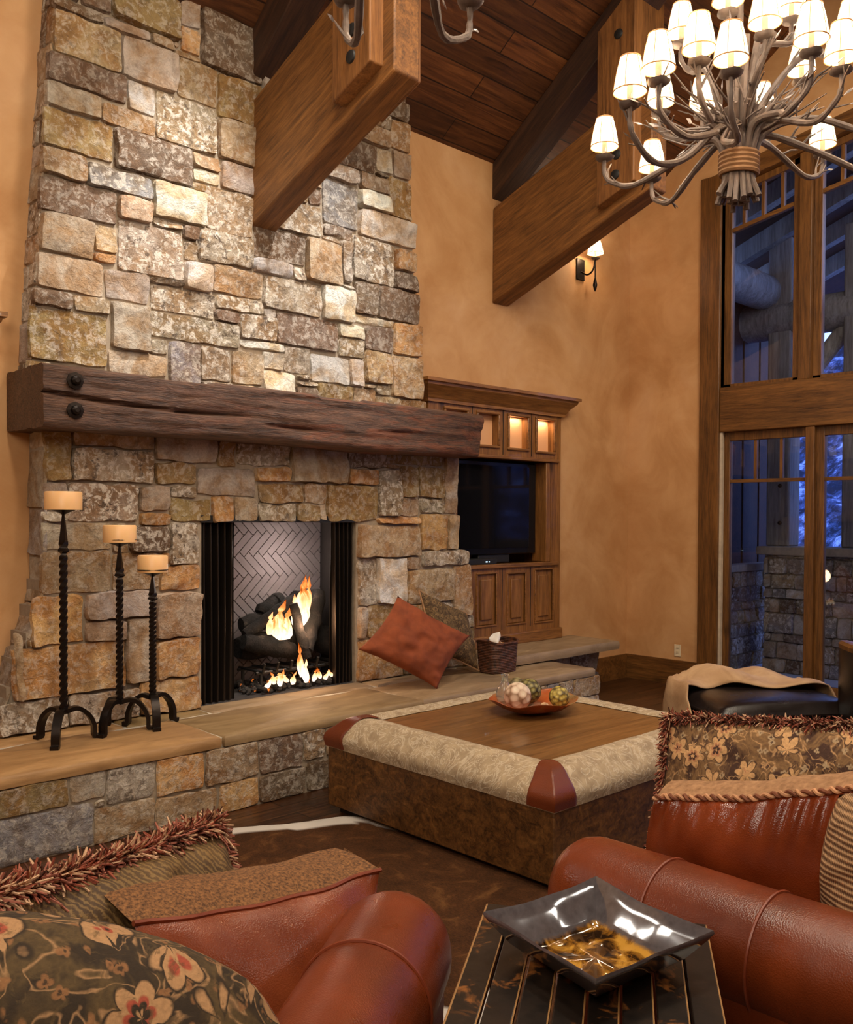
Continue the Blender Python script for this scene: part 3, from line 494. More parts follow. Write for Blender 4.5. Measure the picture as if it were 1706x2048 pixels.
# ------------------------------------------------------------------ stone fireplace
fp = thing('stone_fireplace', 'fieldstone fireplace with tall chimney breast and raised flagstone hearth', 'fireplace', (3.4, 5.3, 0))
YU, YL, YH = 5.13, 5.07, 4.31
def e_up(z):
    t = (z-2.48)/(4.5-2.48); return 1.915+.135*t, 4.87-.17*t
def e_lo(z):
    xl = 1.965-(max(0, 1.25-z)*.42)**1.2; xr = 5.2 if z > 1.3 else 5.32+(1.3-z)*.1
    return xl, xr
mb = MB()
mb.add([(e_up(2.3)[0]+.02, YU+.005, 2.3), (e_up(2.3)[1]-.02, YU+.005, 2.3), (e_up(4.8)[1]-.02, YU+.005, 4.8), (e_up(4.8)[0]+.02, YU+.005, 4.8),
        (e_up(2.3)[0]+.02, YW, 2.3), (e_up(2.3)[1]-.02, YW, 2.3), (e_up(4.8)[1]-.02, YW, 4.8), (e_up(4.8)[0]+.02, YW, 4.8)],
       [(0, 1, 2, 3), (0, 3, 7, 4), (1, 5, 6, 2), (3, 2, 6, 7), (0, 4, 5, 1)])
mb.build('chimney_mortar', MAT['mortar'], fp)
masonry('chimney_breast', parse(UP), lambda u, z, d: V((u, YU-d, z)), fp, 2, e_up)
side = coursed(0, 0, .19, 2.5, 3, 'gtdm', (.1, .24), (.1, .19))
masonry('chimney_side', [(a, b+2.3, c, d, kk) if 0 else (a, b+2.3, c, d+2.3, kk) for a, b, c, d, kk in side], lambda u, z, d: V((e_up(z)[0]+.015-d*.5, YU+u-.01, z)), fp, 3, prot=(.002, .02))
mb = MB()
for (a, b, c, d) in ((0, .40, 2.94, 2.08), (4.17, .40, 9, 2.08), (2.94, 1.56, 4.17, 2.08)):
    for i in range(12):
        za, zb_ = b+(d-b)*i/12, b+(d-b)*(i+1)/12; xl, xr = e_lo((za+zb_)/2)
        x0, x1 = max(a, xl+.02), min(c, xr-.02)
        if x1 > x0: mb.box((x0, YL+.005, za), (x1, YW, zb_))
mb.build('surround_mortar', MAT['mortar'], fp)
masonry('surround', parse(LO), lambda u, z, d: V((u, YL-d-max(0, 1.0-z)*.05*(1 if u < 2.9 else 0), z)), fp, 6, e_lo, irr=.018)
side = coursed(0, .42, .24, 2.08, 8, 'gGwg', (.2, .34), (.2, .24))
masonry('surround_side', side, lambda u, z, d: V((e_lo(z)[0]+.02-d*.6, YL+u-.01, z)), fp, 9, prot=(.005, .03))
# hearth
MB().box((-.4, YH+.012, 0), (6.0, YL+.2, .352)).box((5.55, 4.98, 0), (6.86, YW, .43)).build('hearth_core', MAT['mortar'], fp)
masonry('hearth_stonework', [r for r in parse(HE)]+coursed(-.4, 0, 1.0, .36, 4), lambda u, z, d: V((u, YH-d*.35+.006, z)), fp, 7, gap=.004)
masonry('hearth_stonework', coursed(5.6, 0, 6.9, .43, 14, 'bdgb', (.2, .3), (.2, .4)), lambda u, z, d: V((u, 4.97-d, z)), fp, 12, prot=(.01, .06))
masonry('hearth_stonework', coursed(0, 0, .75, .36, 24, 'bdgb', (.2, .3), (.2, .4)), lambda u, z, d: V((6.0+d, YH+u, z)), fp, 13)
slabs = [(-.4, 1.42, 'o'), (1.42, 2.63, 'o'), (2.63, 4.10, 's'), (4.10, 5.15, 't'), (5.15, 5.98, 't')]
rs = random.Random(8)
def slab(x0, x1, ya, yb, zt_, th, tone, wob=.012, seed=0, rag=(1, 1, 1, 1)):
    mb = MB(); n = 28; s0 = V((seed*3.1, seed*1.7, 0)); ring = []
    def edge_pt(x, y, sd):
        nn = noise.fractal(V((x*3, y*3, sd))+s0, 1, 2, 3)*wob
        return nn
    N = 16
    for i in range(N): x = x0+(x1-x0)*i/N; ring.append((x, ya+edge_pt(x, ya, 1)*rag[0]))
    for i in range(N): y = ya+(yb-ya)*i/N; ring.append((x1+edge_pt(x1, y, 2)*rag[1]*1.5, y))
    for i in range(N): x = x1-(x1-x0)*i/N; ring.append((x, yb+edge_pt(x, yb, 3)*rag[2]*3))
    for i in range(N): y = yb-(yb-ya)*i/N; ring.append((x0+edge_pt(x0, y, 4)*rag[3]*1.5, y))
    m = len(ring); cx, cy = (x0+x1)/2, (ya+yb)/2
    def lvl(ins, z): return [V((x+(cx-x)/abs(cx-x+1e-6)*ins if abs(cx-x) > .05 else x, y+(cy-y)/abs(cy-y+1e-6)*ins if abs(cy-y) > .05 else y, z)) for x, y in ring]
    L = [lvl(.004, zt_-th), lvl(0, zt_-th*.7), lvl(0, zt_-th*.25), lvl(.012, zt_-.002)]
    t = TONE[tone]; col = (*lin(*t[:3])[:3], 0)
    vs = [p for q in L for p in q]; fs = [(a*m+i, a*m+(i+1) % m, (a+1)*m+(i+1) % m, (a+1)*m+i) for a in range(3) for i in range(m)]
    vs.append(V((cx, cy, zt_))); c_ = len(vs)-1
    fs += [(3*m+i, 3*m+(i+1) % m, c_) for i in range(m)]; fs.append(tuple(range(m-1, -1, -1)))
    mb.add(vs, fs, col); return mb
MB().box((-.4, YH+.02, .352), (5.97, YL+.1, .408)).build('hearth_grout', plain('pale_grout', lin(196, 184, 164), .9), fp)
gp = .007
for i, (a, b, tn) in enumerate(slabs):
    yb_ = 4.86 if i in (1, 2, 3) else 5.06
    slab(a+gp, b-gp, YH-.006, yb_-gp, .42, .06, tn, seed=i, rag=(.7, 1, 1.6, 1)).build('hearth_slab', MAT['slab'], fp, smooth=True, angle=50)
for i, (a, b, tn) in enumerate(((1.5, 2.35, 'o'), (2.35, 2.90, 'v'), (2.90, 4.2, 't'), (4.2, 5.15, 't'))):
    slab(a+gp, b-gp, 4.86+.02, 5.12, .42, .06, tn, seed=i+9, rag=(1.6, 1, 0, 1)).build('hearth_slab', MAT['slab'], fp, smooth=True, angle=50)
slab(5.48, 6.93, 4.74, 5.29, .505, .075, 't', seed=21).build('hearth_slab', MAT['slab'], fp, smooth=True, angle=50)
slab(5.3, 6.2, 4.86, 5.2, .45, .05, 'g', seed=23).build('hearth_slab', MAT['slab'], fp, smooth=True, angle=50)
# firebox
soot = plain('sooted_firebrick', lin(52, 46, 44), .9, bump=.3, bscale=30)
brick = plain('herringbone_firebrick', lin(140, 130, 132), .85, bump=.3, bscale=60, vary=.08)
fb = MB(); bx0, bx1, bY = 3.42, 4.02, 5.62
fb.add([(2.93, 5.10, .40), (bx0-.22, bY, .40), (bx0-.22, bY, 1.62), (2.93, 5.10, 1.62)], [(0, 1, 2, 3)])
fb.add([(4.18, 5.10, .40), (bx1+.26, bY, .40), (bx1+.26, bY, 1.62), (4.18, 5.10, 1.62)], [(3, 2, 1, 0)])
fb.add([(2.93, 5.08, 1.60), (4.18, 5.08, 1.60), (bx1+.26, bY, 1.62), (bx0-.22, bY, 1.62)], [(0, 1, 2, 3)])
fb.add([(2.93, 5.08, .415), (4.18, 5.08, .415), (bx1+.26, bY, .415), (bx0-.22, bY, .415)], [(3, 2, 1, 0)])
fb.add([(bx0-.24, bY+.02, .40), (bx1+.28, bY+.02, .40), (bx1+.28, bY+.02, 1.64), (bx0-.24, bY+.02, 1.64)], [(0, 1, 2, 3)])
fb.build('firebox_lining', soot, fp, solid=.01)
lt = MB().box((2.93, 5.06, 1.555), (4.18, 5.10, 1.60)).build('lintel', MAT['black'], fp)
bm = bmesh.new(); Lb, Wb, g_ = .216, .054, .006
A = Matrix.Rotation(PI/4, 4, 'Y')
for i in range(-14, 15):
    for j in range(-6, 7):
        for kind in (0, 1):
            ox = i*Wb+j*(Lb); oz = i*Wb-j*(Lb)
            if kind == 0: lo, hi = (ox, oz), (ox+Lb, oz+Wb)
            else: lo, hi = (ox+Lb, oz+Wb-Lb), (ox+Lb+Wb, oz+Wb)
            lo = (lo[0]+g_/2, lo[1]+g_/2); hi = (hi[0]-g_/2, hi[1]-g_/2)
            ps = [A @ V((x, y, z)) for x, y, z in ((lo[0], 0, lo[1]), (hi[0], 0, lo[1]), (hi[0], 0, hi[1]), (lo[0], 0, hi[1]))]
            ps = [p+V((3.74, bY, 1.0)) for p in ps]
            if max(p.x for p in ps) < bx0-.2 or min(p.x for p in ps) > bx1+.25 or max(p.z for p in ps) < .4 or min(p.z for p in ps) > 1.65: continue
            f = bm.faces.new([bm.verts.new(p) for p in ps])
            r_ = bmesh.ops.extrude_face_region(bm, geom=[f]); 
            for v_ in [q for q in r_['geom'] if isinstance(q, bmesh.types.BMVert)]: v_.co.y -= .012
for co, no in (((bx0-.21, 0, 0), (-1, 0, 0)), ((bx1+.24, 0, 0), (1, 0, 0)), ((0, 0, .42), (0, 0, -1)), ((0, 0, 1.6), (0, 0, 1))):
    bmesh.ops.bisect_plane(bm, geom=bm.verts[:]+bm.edges[:]+bm.faces[:], plane_co=co, plane_no=no, clear_outer=True)
me = bpy.data.meshes.new('herringbone_panel'); bmesh.ops.recalc_face_normals(bm, faces=bm.faces); bm.to_mesh(me); bm.free()
for v_ in me.vertices: v_.co -= fp.location
me.materials.append(brick); o = bpy.data.objects.new('herringbone_panel', me); COL.objects.link(o); o.parent = fp
k = NT('wire_mesh_curtain'); v = k.coord((60, 60, 60)); k.col(lin(58, 50, 44)); k.rough(.38); k.b.inputs['Metallic'].default_value = .85
ck = k.n('TexChecker'); k.l(v, ck.inputs['Vector']); ck.inputs['Scale'].default_value = 3; k.bump(ck.outputs['Fac'], .3, .002)
def curtain(x0, x1):
    fn = lambda a, b: V((x0+(x1-x0)*a, 5.115+.022*math.sin(a*2*PI*5.5)+.008*math.sin(a*31+b*3), .425+1.13*b))
    return MB().grid(fn, 90, 10).build('mesh_curtain', k.m, fp, smooth=True, angle=180)
curtain(2.94, 3.20); curtain(3.98, 4.17)

# mantel
mt = thing('mantel_beam', 'reclaimed hewn timber mantel with two iron bolts, running across the stone fireplace', 'mantel', (3.5, 5.0, 2.05))
def mantel_pt(s, t):
    x = 1.86+(5.18-1.86)*s; a = t*2*PI
    cy, cz, hy, hz, rr_ = 5.035, 2.215, .262, .163, .022
    per = 4*(hy+hz); q = (t % 1)*per
    if q < 2*hz: y, z = cy-hy, cz-hz+q
    elif q < 2*hz+2*hy: y, z = cy-hy+(q-2*hz), cz+hz
    elif q < 4*hz+2*hy: y, z = cy+hy, cz+hz-(q-2*hz-2*hy)
    else: y, z = cy+hy-(q-4*hz-2*hy), cz-hz
    dy, dz_ = hy-abs(y-cy), hz-abs(z-cz)      # ease the arrises
    if dy < rr_ and dz_ < rr_:
        m_ = (rr_-max(dy, dz_))*.42; y -= math.copysign(m_, y-cy); z -= math.copysign(m_, z-cz)
    n1 = noise.fractal(V((x*1.6, y*8, z*8)), 1, 2, 5); n2 = noise.noise(V((x*1.5, y*26, z*26))); n3 = noise.noise(V((x*.8, 0, 7)))
    fr_ = 1 if y < 4.95 else .4
    y += (n1*.016+n2*.009)*fr_; z += n1*.010+n3*.010
    if y < 4.85:       # long split along the face
        zz = 2.235-.03*math.sin((x-1.8)*2.1)-(x-1.86)*.018; dz = abs(z-zz)
        if dz < .016 and x < 3.2: y += .045*(1-dz/.016)*min(1, (3.2-x)*2)
        zz = 2.17+.02*math.sin(x*3.1); dz = abs(z-zz)
        if dz < .012 and 2.6 < x < 4.6: y += .025*(1-dz/.012)*max(0, noise.noise(V((x*2.2, 3, 3)))+.3)
        if x > 4.95: y += (x-4.95)*.30*max(0, .5+noise.noise(V((z*5, 1, 1))))
        if x > 2.55 and z > 2.28: y += .012*max(0, noise.noise(V((x*2, 0, 4))))
    if z > 2.36 and noise.noise(V((x*1.7, 5, 1))) > .25: z -= .012
    return V((x, y, z))
mb = MB(); nu, nv = 220, 150
mb.grid(lambda a, b: mantel_pt(a, b), nu, nv)
L0 = [mb.v[j*(nu+1)] for j in range(nv)]; R0 = [mb.v[j*(nu+1)+nu] for j in range(nv)]
for R_, sx in ((L0, -1), (R0, 1)):
    c_ = V((sum(p.x for p in R_)/nv, 5.035, 2.215)); mb.add([p.copy() for p in R_]+[c_+V((sx*.0, 0, 0))], [(i, (i+1) % nv, nv) for i in range(nv)])
mb.build('timber', MAT['mantel'], mt, smooth=True, angle=55, merge=True)
MB().prism([(2.05, 4.80), (2.38, 4.80), (2.38, 5.29), (2.05, 5.29)][::1], 0, 0, 0) if 0 else None
for z in (2.30, 2.145):
    MB().lathe([(.001, .03), (.012, .03), (.024, .022), (.028, .006), (.046, .004), (.046, -.004)], (2.02, 4.765, z), 8, M_=Matrix.Rotation(PI/2, 4, 'X')).build('bolt', MAT['iron'], mt)

# ------------------------------------------------------------------ built-in cabinet and television
cab = thing('built_in_cabinet', 'knotty wood media cabinet with crown moulding built into the wall right of the chimney', 'cabinet', (5.9, 5.25, .5))
cf = 5.235
# face frame with three upper openings, television niche and lower doors
cx0, cx1 = 5.03, 6.70
def opening_frame(xs, zs, holes, y0, y1, mat, name):
    mb = MB(); As = sorted(set(xs)|{h[0] for h in holes}|{h[2] for h in holes}); Zs = sorted(set(zs)|{h[1] for h in holes}|{h[3] for h in holes})
    for i in range(len(As)-1):
        for j in range(len(Zs)-1):
            a, b = (As[i]+As[i+1])/2, (Zs[j]+Zs[j+1])/2
            if any(h[0] < a < h[2] and h[1] < b < h[3] for h in holes): continue
            mb.box((As[i], y0, Zs[j]), (As[i+1], y1, Zs[j+1]))
    return mb.build(name, mat, cab, merge=False)
uh = [(5.22, 2.20, 5.46, 2.46), (5.60, 2.20, 5.84, 2.46), (5.985, 2.195, 6.225, 2.465), (6.355, 2.185, 6.59, 2.465)]
opening_frame([cx0, cx1], [.50, 2.60], uh+[(5.36, 1.20, 6.56, 2.09)]+[(5.22, .69, 5.46, 1.12), (5.60, .69, 5.83, 1.12), (5.985, .68, 6.21, 1.11), (6.355, .67, 6.59, 1.13)], cf, YW, MAT['cabinet'], 'face_frame')
dm = MAT['cabinet']
for h in uh:
    f = MB(); a, b, c, d = h; t = .022
    for lo, hi in (((a-t, b-t), (c+t, b)), ((a-t, d), (c+t, d+t)), ((a-t, b), (a, d)), ((c, b), (c+t, d))): f.box((lo[0], cf-.016, lo[1]), (hi[0], cf+.002, hi[1]))
    fo = f.build('door_moulding', MAT['cabinet_h'], cab, bevel=.006)
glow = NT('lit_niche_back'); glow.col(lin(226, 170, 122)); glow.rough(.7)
for h in uh[0:]:
    a, b, c, d = h
    bxm = MB(); bxm.box((a, YW-.005, b), (c, YW+.0, d)); bxm.build('display_niche', glow.m, cab)
for h in uh[2:]:
    lamp('AREA', 'niche_lamp', ((h[0]+h[2])/2, cf+.03, h[3]-.012), 0.55, (1, .72, .45), ((h[0]+h[2])/2, YW+.04, h[1]), shape='RECTANGLE', size=.18, size_y=.02)
for h in ((5.22, .69, 5.46, 1.12), (5.60, .69, 5.83, 1.12), (5.985, .68, 6.21, 1.11), (6.355, .67, 6.59, 1.13)):
    a, b, c, d = h; t = .045
    m = MB().box((a, cf+.012, b), (c, cf+.03, d)).box((a+t, cf-.002, b+t), (c-t, cf+.012, d-t)); p_ = m.build('raised_panel', MAT['cabinet'], cab, bevel=.010)
    f = MB()
    for lo, hi in (((a-.014, b-.014), (c+.014, b)), ((a-.014, d), (c+.014, d+.014)), ((a-.014, b), (a, d)), ((c, b), (c+.014, d))): f.box((lo[0], cf-.010, lo[1]), (hi[0], cf+.01, hi[1]))
    f.build('panel_moulding', MAT['cabinet_h'], p_, bevel=.004)
for x in (5.53, 5.91, 6.285): MB().box((x-.003, cf-.004, .64), (x+.003, cf+.001, 1.16)).box((x-.003, cf-.004, 2.13), (x+.003, cf+.001, 2.52)).build('door_gap', MAT['black'], cab)
MB().box((cx0, cf-.03, .50), (cx1+.01, YW, .60)).build('plinth', MAT['cabinet_h'], cab, bevel=.01)
MB().box((5.3, cf-.022, 1.165), (6.66, cf+.01, 1.20)).build('rail', MAT['cabinet_h'], cab, bevel=.006)
MB().box((cx0, cf-.022, 2.09), (6.66, cf+.01, 2.12)).build('rail', MAT['cabinet_h'], cab, bevel=.006)
prof = [(0, 2.505), (-.02, 2.505), (-.02, 2.53), (-.035, 2.545), (-.045, 2.57), (-.075, 2.60), (-.10, 2.625), (-.105, 2.645), (-.125, 2.65), (-.125, 2.675), (0, 2.675)]
def crown(x0, x1, parent, name='crown_moulding'):
    mb = MB(); n = len(prof)
    rings = []
    for (px_, mitre) in ((x0, -1), (x1, 1)):
        rings.append([V((px_+mitre*(-d), cf+d, z)) for d, z in prof])   # mitred outwards
    mb.add(rings[0]+rings[1], [(i, (i+1) % n, (i+1) % n+n, i+n) for i in range(n)])
    for r_, m_ in ((rings[0], -1), (rings[1], 1)):
        back = [V((p.x, YW, p.z)) for p in r_]
        mb.add(r_+back, [(i, (i+1) % n, (i+1) % n+n, i+n) for i in range(n)])
    return mb.build(name, MAT['cabinet_h'], parent, smooth=True, angle=25)
crown(5.03, 6.72, cab)
nk = MB().box((5.36, YW+.14, 1.16), (6.62, YW+.5, 1.18)).box((5.34, YW+.5, 1.16), (6.64, YW+.52, 2.12)).box((5.34, YW, 1.16), (5.36, YW+.52, 2.12)).box((6.62, YW, 1.16), (6.64, YW+.52, 2.12)).box((5.34, YW, 2.10), (6.64, YW+.52, 2.12)).box((5.34, YW, 1.16), (6.64, YW+.52, 1.185))
nk.build('television_niche', MAT['cabinet'], cab)
MB().box((6.50, cf+.001, 1.20), (6.56, YW+.1, 2.09)).build('side_stile', MAT['cabinet'], cab, bevel=.006)
cl = thing('left_built_in_cabinet', 'end of a wooden crown moulding on the plaster wall left of the chimney', 'cabinet', (1.0, 5.25, .5)); cl.name = 'built_in_cabinet'
crown(-.6, 1.68, cl); 
MB().box((-.6, cf, .5), (1.66, YW, 2.52)).build('carcass', MAT['cabinet'], cl)

scr = NT('television_glass'); scr.col((.006, .006, .008, 1)); scr.rough(.06); scr.b.inputs['Specular IOR Level'].default_value = .42
tv = thing('television', 'black flat screen television set in the cabinet niche', 'television', (6.0, 5.40, 1.30))
MB().box((5.38, 5.345, 1.275), (6.485, 5.40, 2.075)).build('bezel', plain('gloss_black_bezel', lin(16, 16, 20), .2), tv, bevel=.008)
MB().box((5.42, 5.338, 1.33), (6.435, 5.346, 2.04)).build('screen', scr.m, tv)
MB().box((5.75, 5.36, 1.20), (6.15, 5.44, 1.28)).build('stand', MAT['black'], tv, bevel=.01)
o = thing('media_box', 'small black media box with tiny lights under the television', 'media player', (5.65, 5.3, 1.2))
MB().box((5.48, 5.25, 1.20), (5.86, 5.42, 1.245)).build('case', MAT['black'], o, bevel=.004)
e = NT('indicator_light'); e.b.inputs['Emission Color'].default_value = (.5, .8, 1, 1); e.b.inputs['Emission Strength'].default_value = 2
MB().box((5.72, 5.247, 1.217), (5.74, 5.2505, 1.226)).box((5.76, 5.247, 1.217), (5.766, 5.2505, 1.226)).build('indicator', e.m, o)

# ------------------------------------------------------------------ lamp shades shared by sconce and chandeliers
k = NT('lit_parchment_shade'); k.col(lin(245, 225, 190)); k.rough(.8)
k.b.inputs['Emission Color'].default_value = (1, .80, .52, 1); k.b.inputs['Emission Strength'].default_value = 2.3; SHADE = k.m
BULB = NT('lit_bulb'); BULB.b.inputs['Emission Color'].default_value = (1, .85, .6, 1); BULB.b.inputs['Emission Strength'].default_value = 8; BULB = BULB.m
TWIG = plain('twig_bronze', lin(112, 98, 90), .6, .15, .6, 70, .25)
LEAF = plain('pewter_leaf', lin(150, 144, 144), .45, .3)
WRAP = plain('rawhide_wrap', lin(152, 114, 78), .8, 0, .6, 80)
TRIM = plain('shade_trim', lin(206, 150, 96), .7)
def shade_at(p, parent, r=.058, power=5.0, sleeve=True, lit=True):
    """p = top of the arm; candle sleeve, drip pan, shade"""
    pan = MB().lathe([(.001, -.006), (.026, -.004), (.036, .004), (.040, .012), (.034, .010), (.001, .004)], p, 16,
                     wob=lambda q, t: q*(1+.08*math.sin(t*5))).build('drip_pan', TWIG, parent, smooth=True)
    MB().lathe([(.011, 0), (.011, .075), (.004, .078)], p, 10).build('candle_sleeve', TWIG, parent, smooth=True)
    b = p+V((0, 0, .052)); h = .118
    prof_ = [(r, 0), (r*.93, h*.25), (r*.80, h*.6), (r*.64, h*.92), (r*.60, h)]
    sh = MB().lathe(prof_+[(q*.97, z) for q, z in prof_[::-1]], b, 24).build('lamp_shade', SHADE, parent, smooth=True)
    tm = MB()
    for i in range(6):
        a = 2*PI*i/6+.3
        tm.tube([b+V((math.cos(a)*q*1.005, math.sin(a)*q*1.005, z)) for q, z in prof_], .0012, 4)
    for q, z in (prof_[0], prof_[-1]):
        tm.tube([b+V((math.cos(t)*q, math.sin(t)*q, z)) for t in [2*PI*j/24 for j in range(25)]], .0025, 5)
    tm.build('trim', TRIM, sh)
    if lit:
        MB().ball(b+V((0, 0, .055)), .014, 6, sz=1.6).build('bulb', BULB, parent)
        lamp('POINT', 'candle_bulb_light', b+V((0, 0, h+.005)), power, WARM, shadow_soft_size=.03)
        lamp('POINT', 'candle_bulb_light', b+V((0, 0, .004)), power*.8, WARM, shadow_soft_size=.03)
def leaf(mb, p, d, s=.03):
    d = V(d).normalized(); a = d.orthogonal().normalized(); n_ = d.cross(a)
    mb.add([p, p+d*s*.45+a*s*.28, p+d*s*1.1, p+d*s*.45-a*s*.28, p+d*s*.5+n_*s*.12], [(0, 1, 4), (1, 2, 4), (2, 3, 4), (3, 0, 4)])
    mb.add([p, p+d*s*.45+a*s*.28, p+d*s*1.1, p+d*s*.45-a*s*.28, p+d*s*.5-n_*s*.06], [(1, 0, 4), (2, 1, 4), (3, 2, 4), (0, 3, 4)])
def smoothpath(P_, n):
    P_ = [V(p) for p in P_]; P_ = [P_[0]*2-P_[1]]+P_+[P_[-1]*2-P_[-2]]; out = []
    m = len(P_)-3
    for i in range(n+1):
        t = i/n*m; k_ = min(int(t), m-1); t -= k_; p0, p1, p2, p3 = P_[k_:k_+4]
        out.append(.5*((2*p1)+(p2-p0)*t+(2*p0-5*p1+4*p2-p3)*t*t+(3*p1-p0-3*p2+p3)*t**3))
    return out
def chandelier(name, label, C, cups, seed, group=None, power=5.0, lit=True, zend=None, keep=None):
    """C = axis at the height of the bundle foot; cups = [(dx,dy,dz)] arm tops"""
    rnd = random.Random(seed)
    root = thing(name, label, 'chandelier', C, group); C = V(C)
    # bundle of stems gathered by a hide wrap
    st = MB()
    for i in range(16):
        a = 2*PI*i/16+rnd.uniform(-.1, .1); r0 = rnd.uniform(.055, .095); rr = rnd.uniform(.010, .014)
        e_ = V((math.cos(a), math.sin(a), 0)); ln = rnd.uniform(-.02, .03)
        st.tube(smoothpath([C+e_*r0+V((0, 0, ln)), C+e_*.052+V((0, 0, .09)), C+e_*.046+V((0, 0, .15)), C+e_*.05+V((0, 0, .24)), C+e_*(.09+rnd.uniform(0, .05))+V((0, 0, .34))], 12), rr, 7)
    for i in range(6):
        a = 2*PI*i/6; e_ = V((math.cos(a), math.sin(a), 0)); st.tube(smoothpath([C+e_*.03, C+e_*.02+V((0, 0, .15)), C+e_*.03+V((0, 0, .4)), C+e_*.05+V((rnd.uniform(-.03, .03), 0, .62))], 10), .013, 7)
    st.build('stem_bundle', TWIG, root, smooth=True)
    wr = MB()
    for j in range(5): wr.tube([C+V((math.cos(t)*.068, math.sin(t)*.068, .115+j*.017+.004*math.sin(t))) for t in [2*PI*q/20 for q in range(21)]], .0105, 6, cap=False)
    wr.build('hide_wrap', WRAP, root, smooth=True)
    tp = zend or zc(C.y)
    MB().tube([C+V((0, 0, .3)), V((C.x, C.y, tp))], .012, 8).build('hanging_rod', TWIG, root, smooth=True)
    for (dx, dy, dz) in cups:
        d = math.hypot(dx, dy); e_ = V((dx/d, dy/d, 0)); s_ = V((-e_.y, e_.x, 0)); k1, k2 = rnd.uniform(-.05, .05), rnd.uniform(-.03, .03)
        top = C+V((dx, dy, dz)); low = dz < .42
        dip = rnd.uniform(.13, .17) if low else rnd.uniform(.09, .12)
        if low:
            pts = [C+e_*.045+V((0, 0, .16)), C+e_*.10+V((0, 0, .27)), C+e_*d*.42+s_*k1+V((0, 0, dz-dip*.55)), C+e_*d*.75+s_*k2+V((0, 0, dz-dip)), C+e_*d*.95+V((0, 0, dz-dip*.7)), top+V((0, 0, -.05)), top]
        else:
            pts = [C+e_*.04+V((0, 0, .20)), C+e_*.08+V((0, 0, .34)), C+e_*d*.5+s_*k1+V((0, 0, dz-dip*1.6)), C+e_*d*.88+s_*k2+V((0, 0, dz-dip*1.1)), top+V((0, 0, -.06)), top]
        pa = smoothpath(pts, 26); R_ = [.0155-.0075*i/26+.0012*math.sin(i*1.9) for i in range(27)]
        am = MB().tube(pa, R_, 8).build('arm', TWIG, root, smooth=True)
        for j in range(5):
            tw, lf = MB(), MB(); i_ = rnd.randint(5, 22); p = pa[i_]; t_ = (pa[i_+1]-pa[i_-1]).normalized(); q = (t_+V((rnd.uniform(-.7, .7), rnd.uniform(-.7, .7), rnd.uniform(-.1, .9)))).normalized()
            L_ = rnd.uniform(.05, .13); e2 = p+q*L_; mid = p+q*L_*.5+V((rnd.uniform(-.012, .012), rnd.uniform(-.012, .012), .01))
            tw.tube([p, mid, e2], [.006, .0045, .0025], 5)
            tw.tube([mid, mid+(q+V((rnd.uniform(-.9, .9), rnd.uniform(-.9, .9), rnd.uniform(-.5, .9)))).normalized()*L_*.4], [.004, .002], 4)
            if rnd.random() < .55: leaf(lf, e2, q+V((0, 0, -.2)), rnd.uniform(.03, .05))
            tw.build('twig', TWIG, am)
            if lf.v: lf.build('leaf', LEAF, am)
        shade_at(top, am, power=power, lit=lit)
    # loose twigs around the hub
    tw = MB()
    for j in range(34):
        a = rnd.uniform(0, 2*PI); e_ = V((math.cos(a), math.sin(a), 0)); L_ = rnd.uniform(.12, .30)
        p = C+e_*.06+V((0, 0, rnd.uniform(.22, .4))); q = (e_+V((rnd.uniform(-.4, .4), rnd.uniform(-.4, .4), rnd.uniform(-.1, .9)))).normalized()
        tw.tube(smoothpath([p, p+q*L_*.5+V((0, 0, rnd.uniform(-.02, .02))), p+q*L_+V((0, 0, .03))], 6), [.007-.0008*i for i in range(7)], 5)
        m_ = p+q*L_*.6; tw.tube([m_, m_+(q+V((rnd.uniform(-1, 1), rnd.uniform(-1, 1), .5))).normalized()*.05], [.004, .002], 4)
    tw.build('hub_twigs', TWIG, root)
    return root
f2 = V((math.sin(yaw), math.cos(yaw), 0)); r2 = V((math.cos(yaw), -math.sin(yaw), 0))
def shade_px(px, py, off, C, D):
    """arm top under a shade whose lower rim is seen at this place, off metres beyond the axis depth"""
    q = V((0, 0, 1.6))+(fw+ri*((px-853)/1849)+up*((1062-py)/1849))*(D+off)
    return (q.x-C.x, q.y-C.y, q.z-.052-C.z)
def cup(l, off, dz): q = r2*l+f2*off; return (q.x, q.y, dz)
C1 = V((0, 0, 0))+f2*3.6+r2*((1470-853)/1849*3.6); C1.z = 2.82
CS = [(1209, 294, .30), (1304, 338, .50), (1645, 290, .50), (1800, 250, .15),
      (1260, 184, -.38), (1317, 138, -.42), (1462, 120, -.52), (1683, 116, -.38), (1623, 80, -.45), (1840, 150, -.15),
      (1398, 99, -.38), (1321, 206, .30), (1405, 212, .42), (1523, 224, .42), (1603, 143, .30),
      (1363, 67, .22), (1530, 47, -.28), (1583, 20, .18), (1456, 3, -.15), (1700, 60, .30)]
cups = [shade_px(a, b, c, C1, 3.6) for a, b, c in CS]
chandelier('chandelier', 'large twig chandelier with many glowing shades and hide-wrapped bundle, upper right', C1, cups, 4, 'twig chandeliers hanging from the ceiling', 2.0)
C2 = f2*2.2+r2*((762-853)/1849*2.2); C2.z = 2.88
cups2 = [shade_px(940, -24, .55, C2, 2.2), shade_px(692, -30, .50, C2, 2.2)]+[cup(.62*math.sin(a), .62*math.cos(a), .30) for a in (1.5, 2.2, 2.9, 3.6, 4.3, 5.0)]+[cup(.4*math.sin(a), .4*math.cos(a), .56) for a in (.3, 1.3, 2.4, 3.4, 4.4, 5.5)]
chandelier('chandelier', 'twig chandelier mostly above the picture, only lower arms and leaves showing over the stone chimney', C2, cups2, 9, 'twig chandeliers hanging from the ceiling', 1.2)

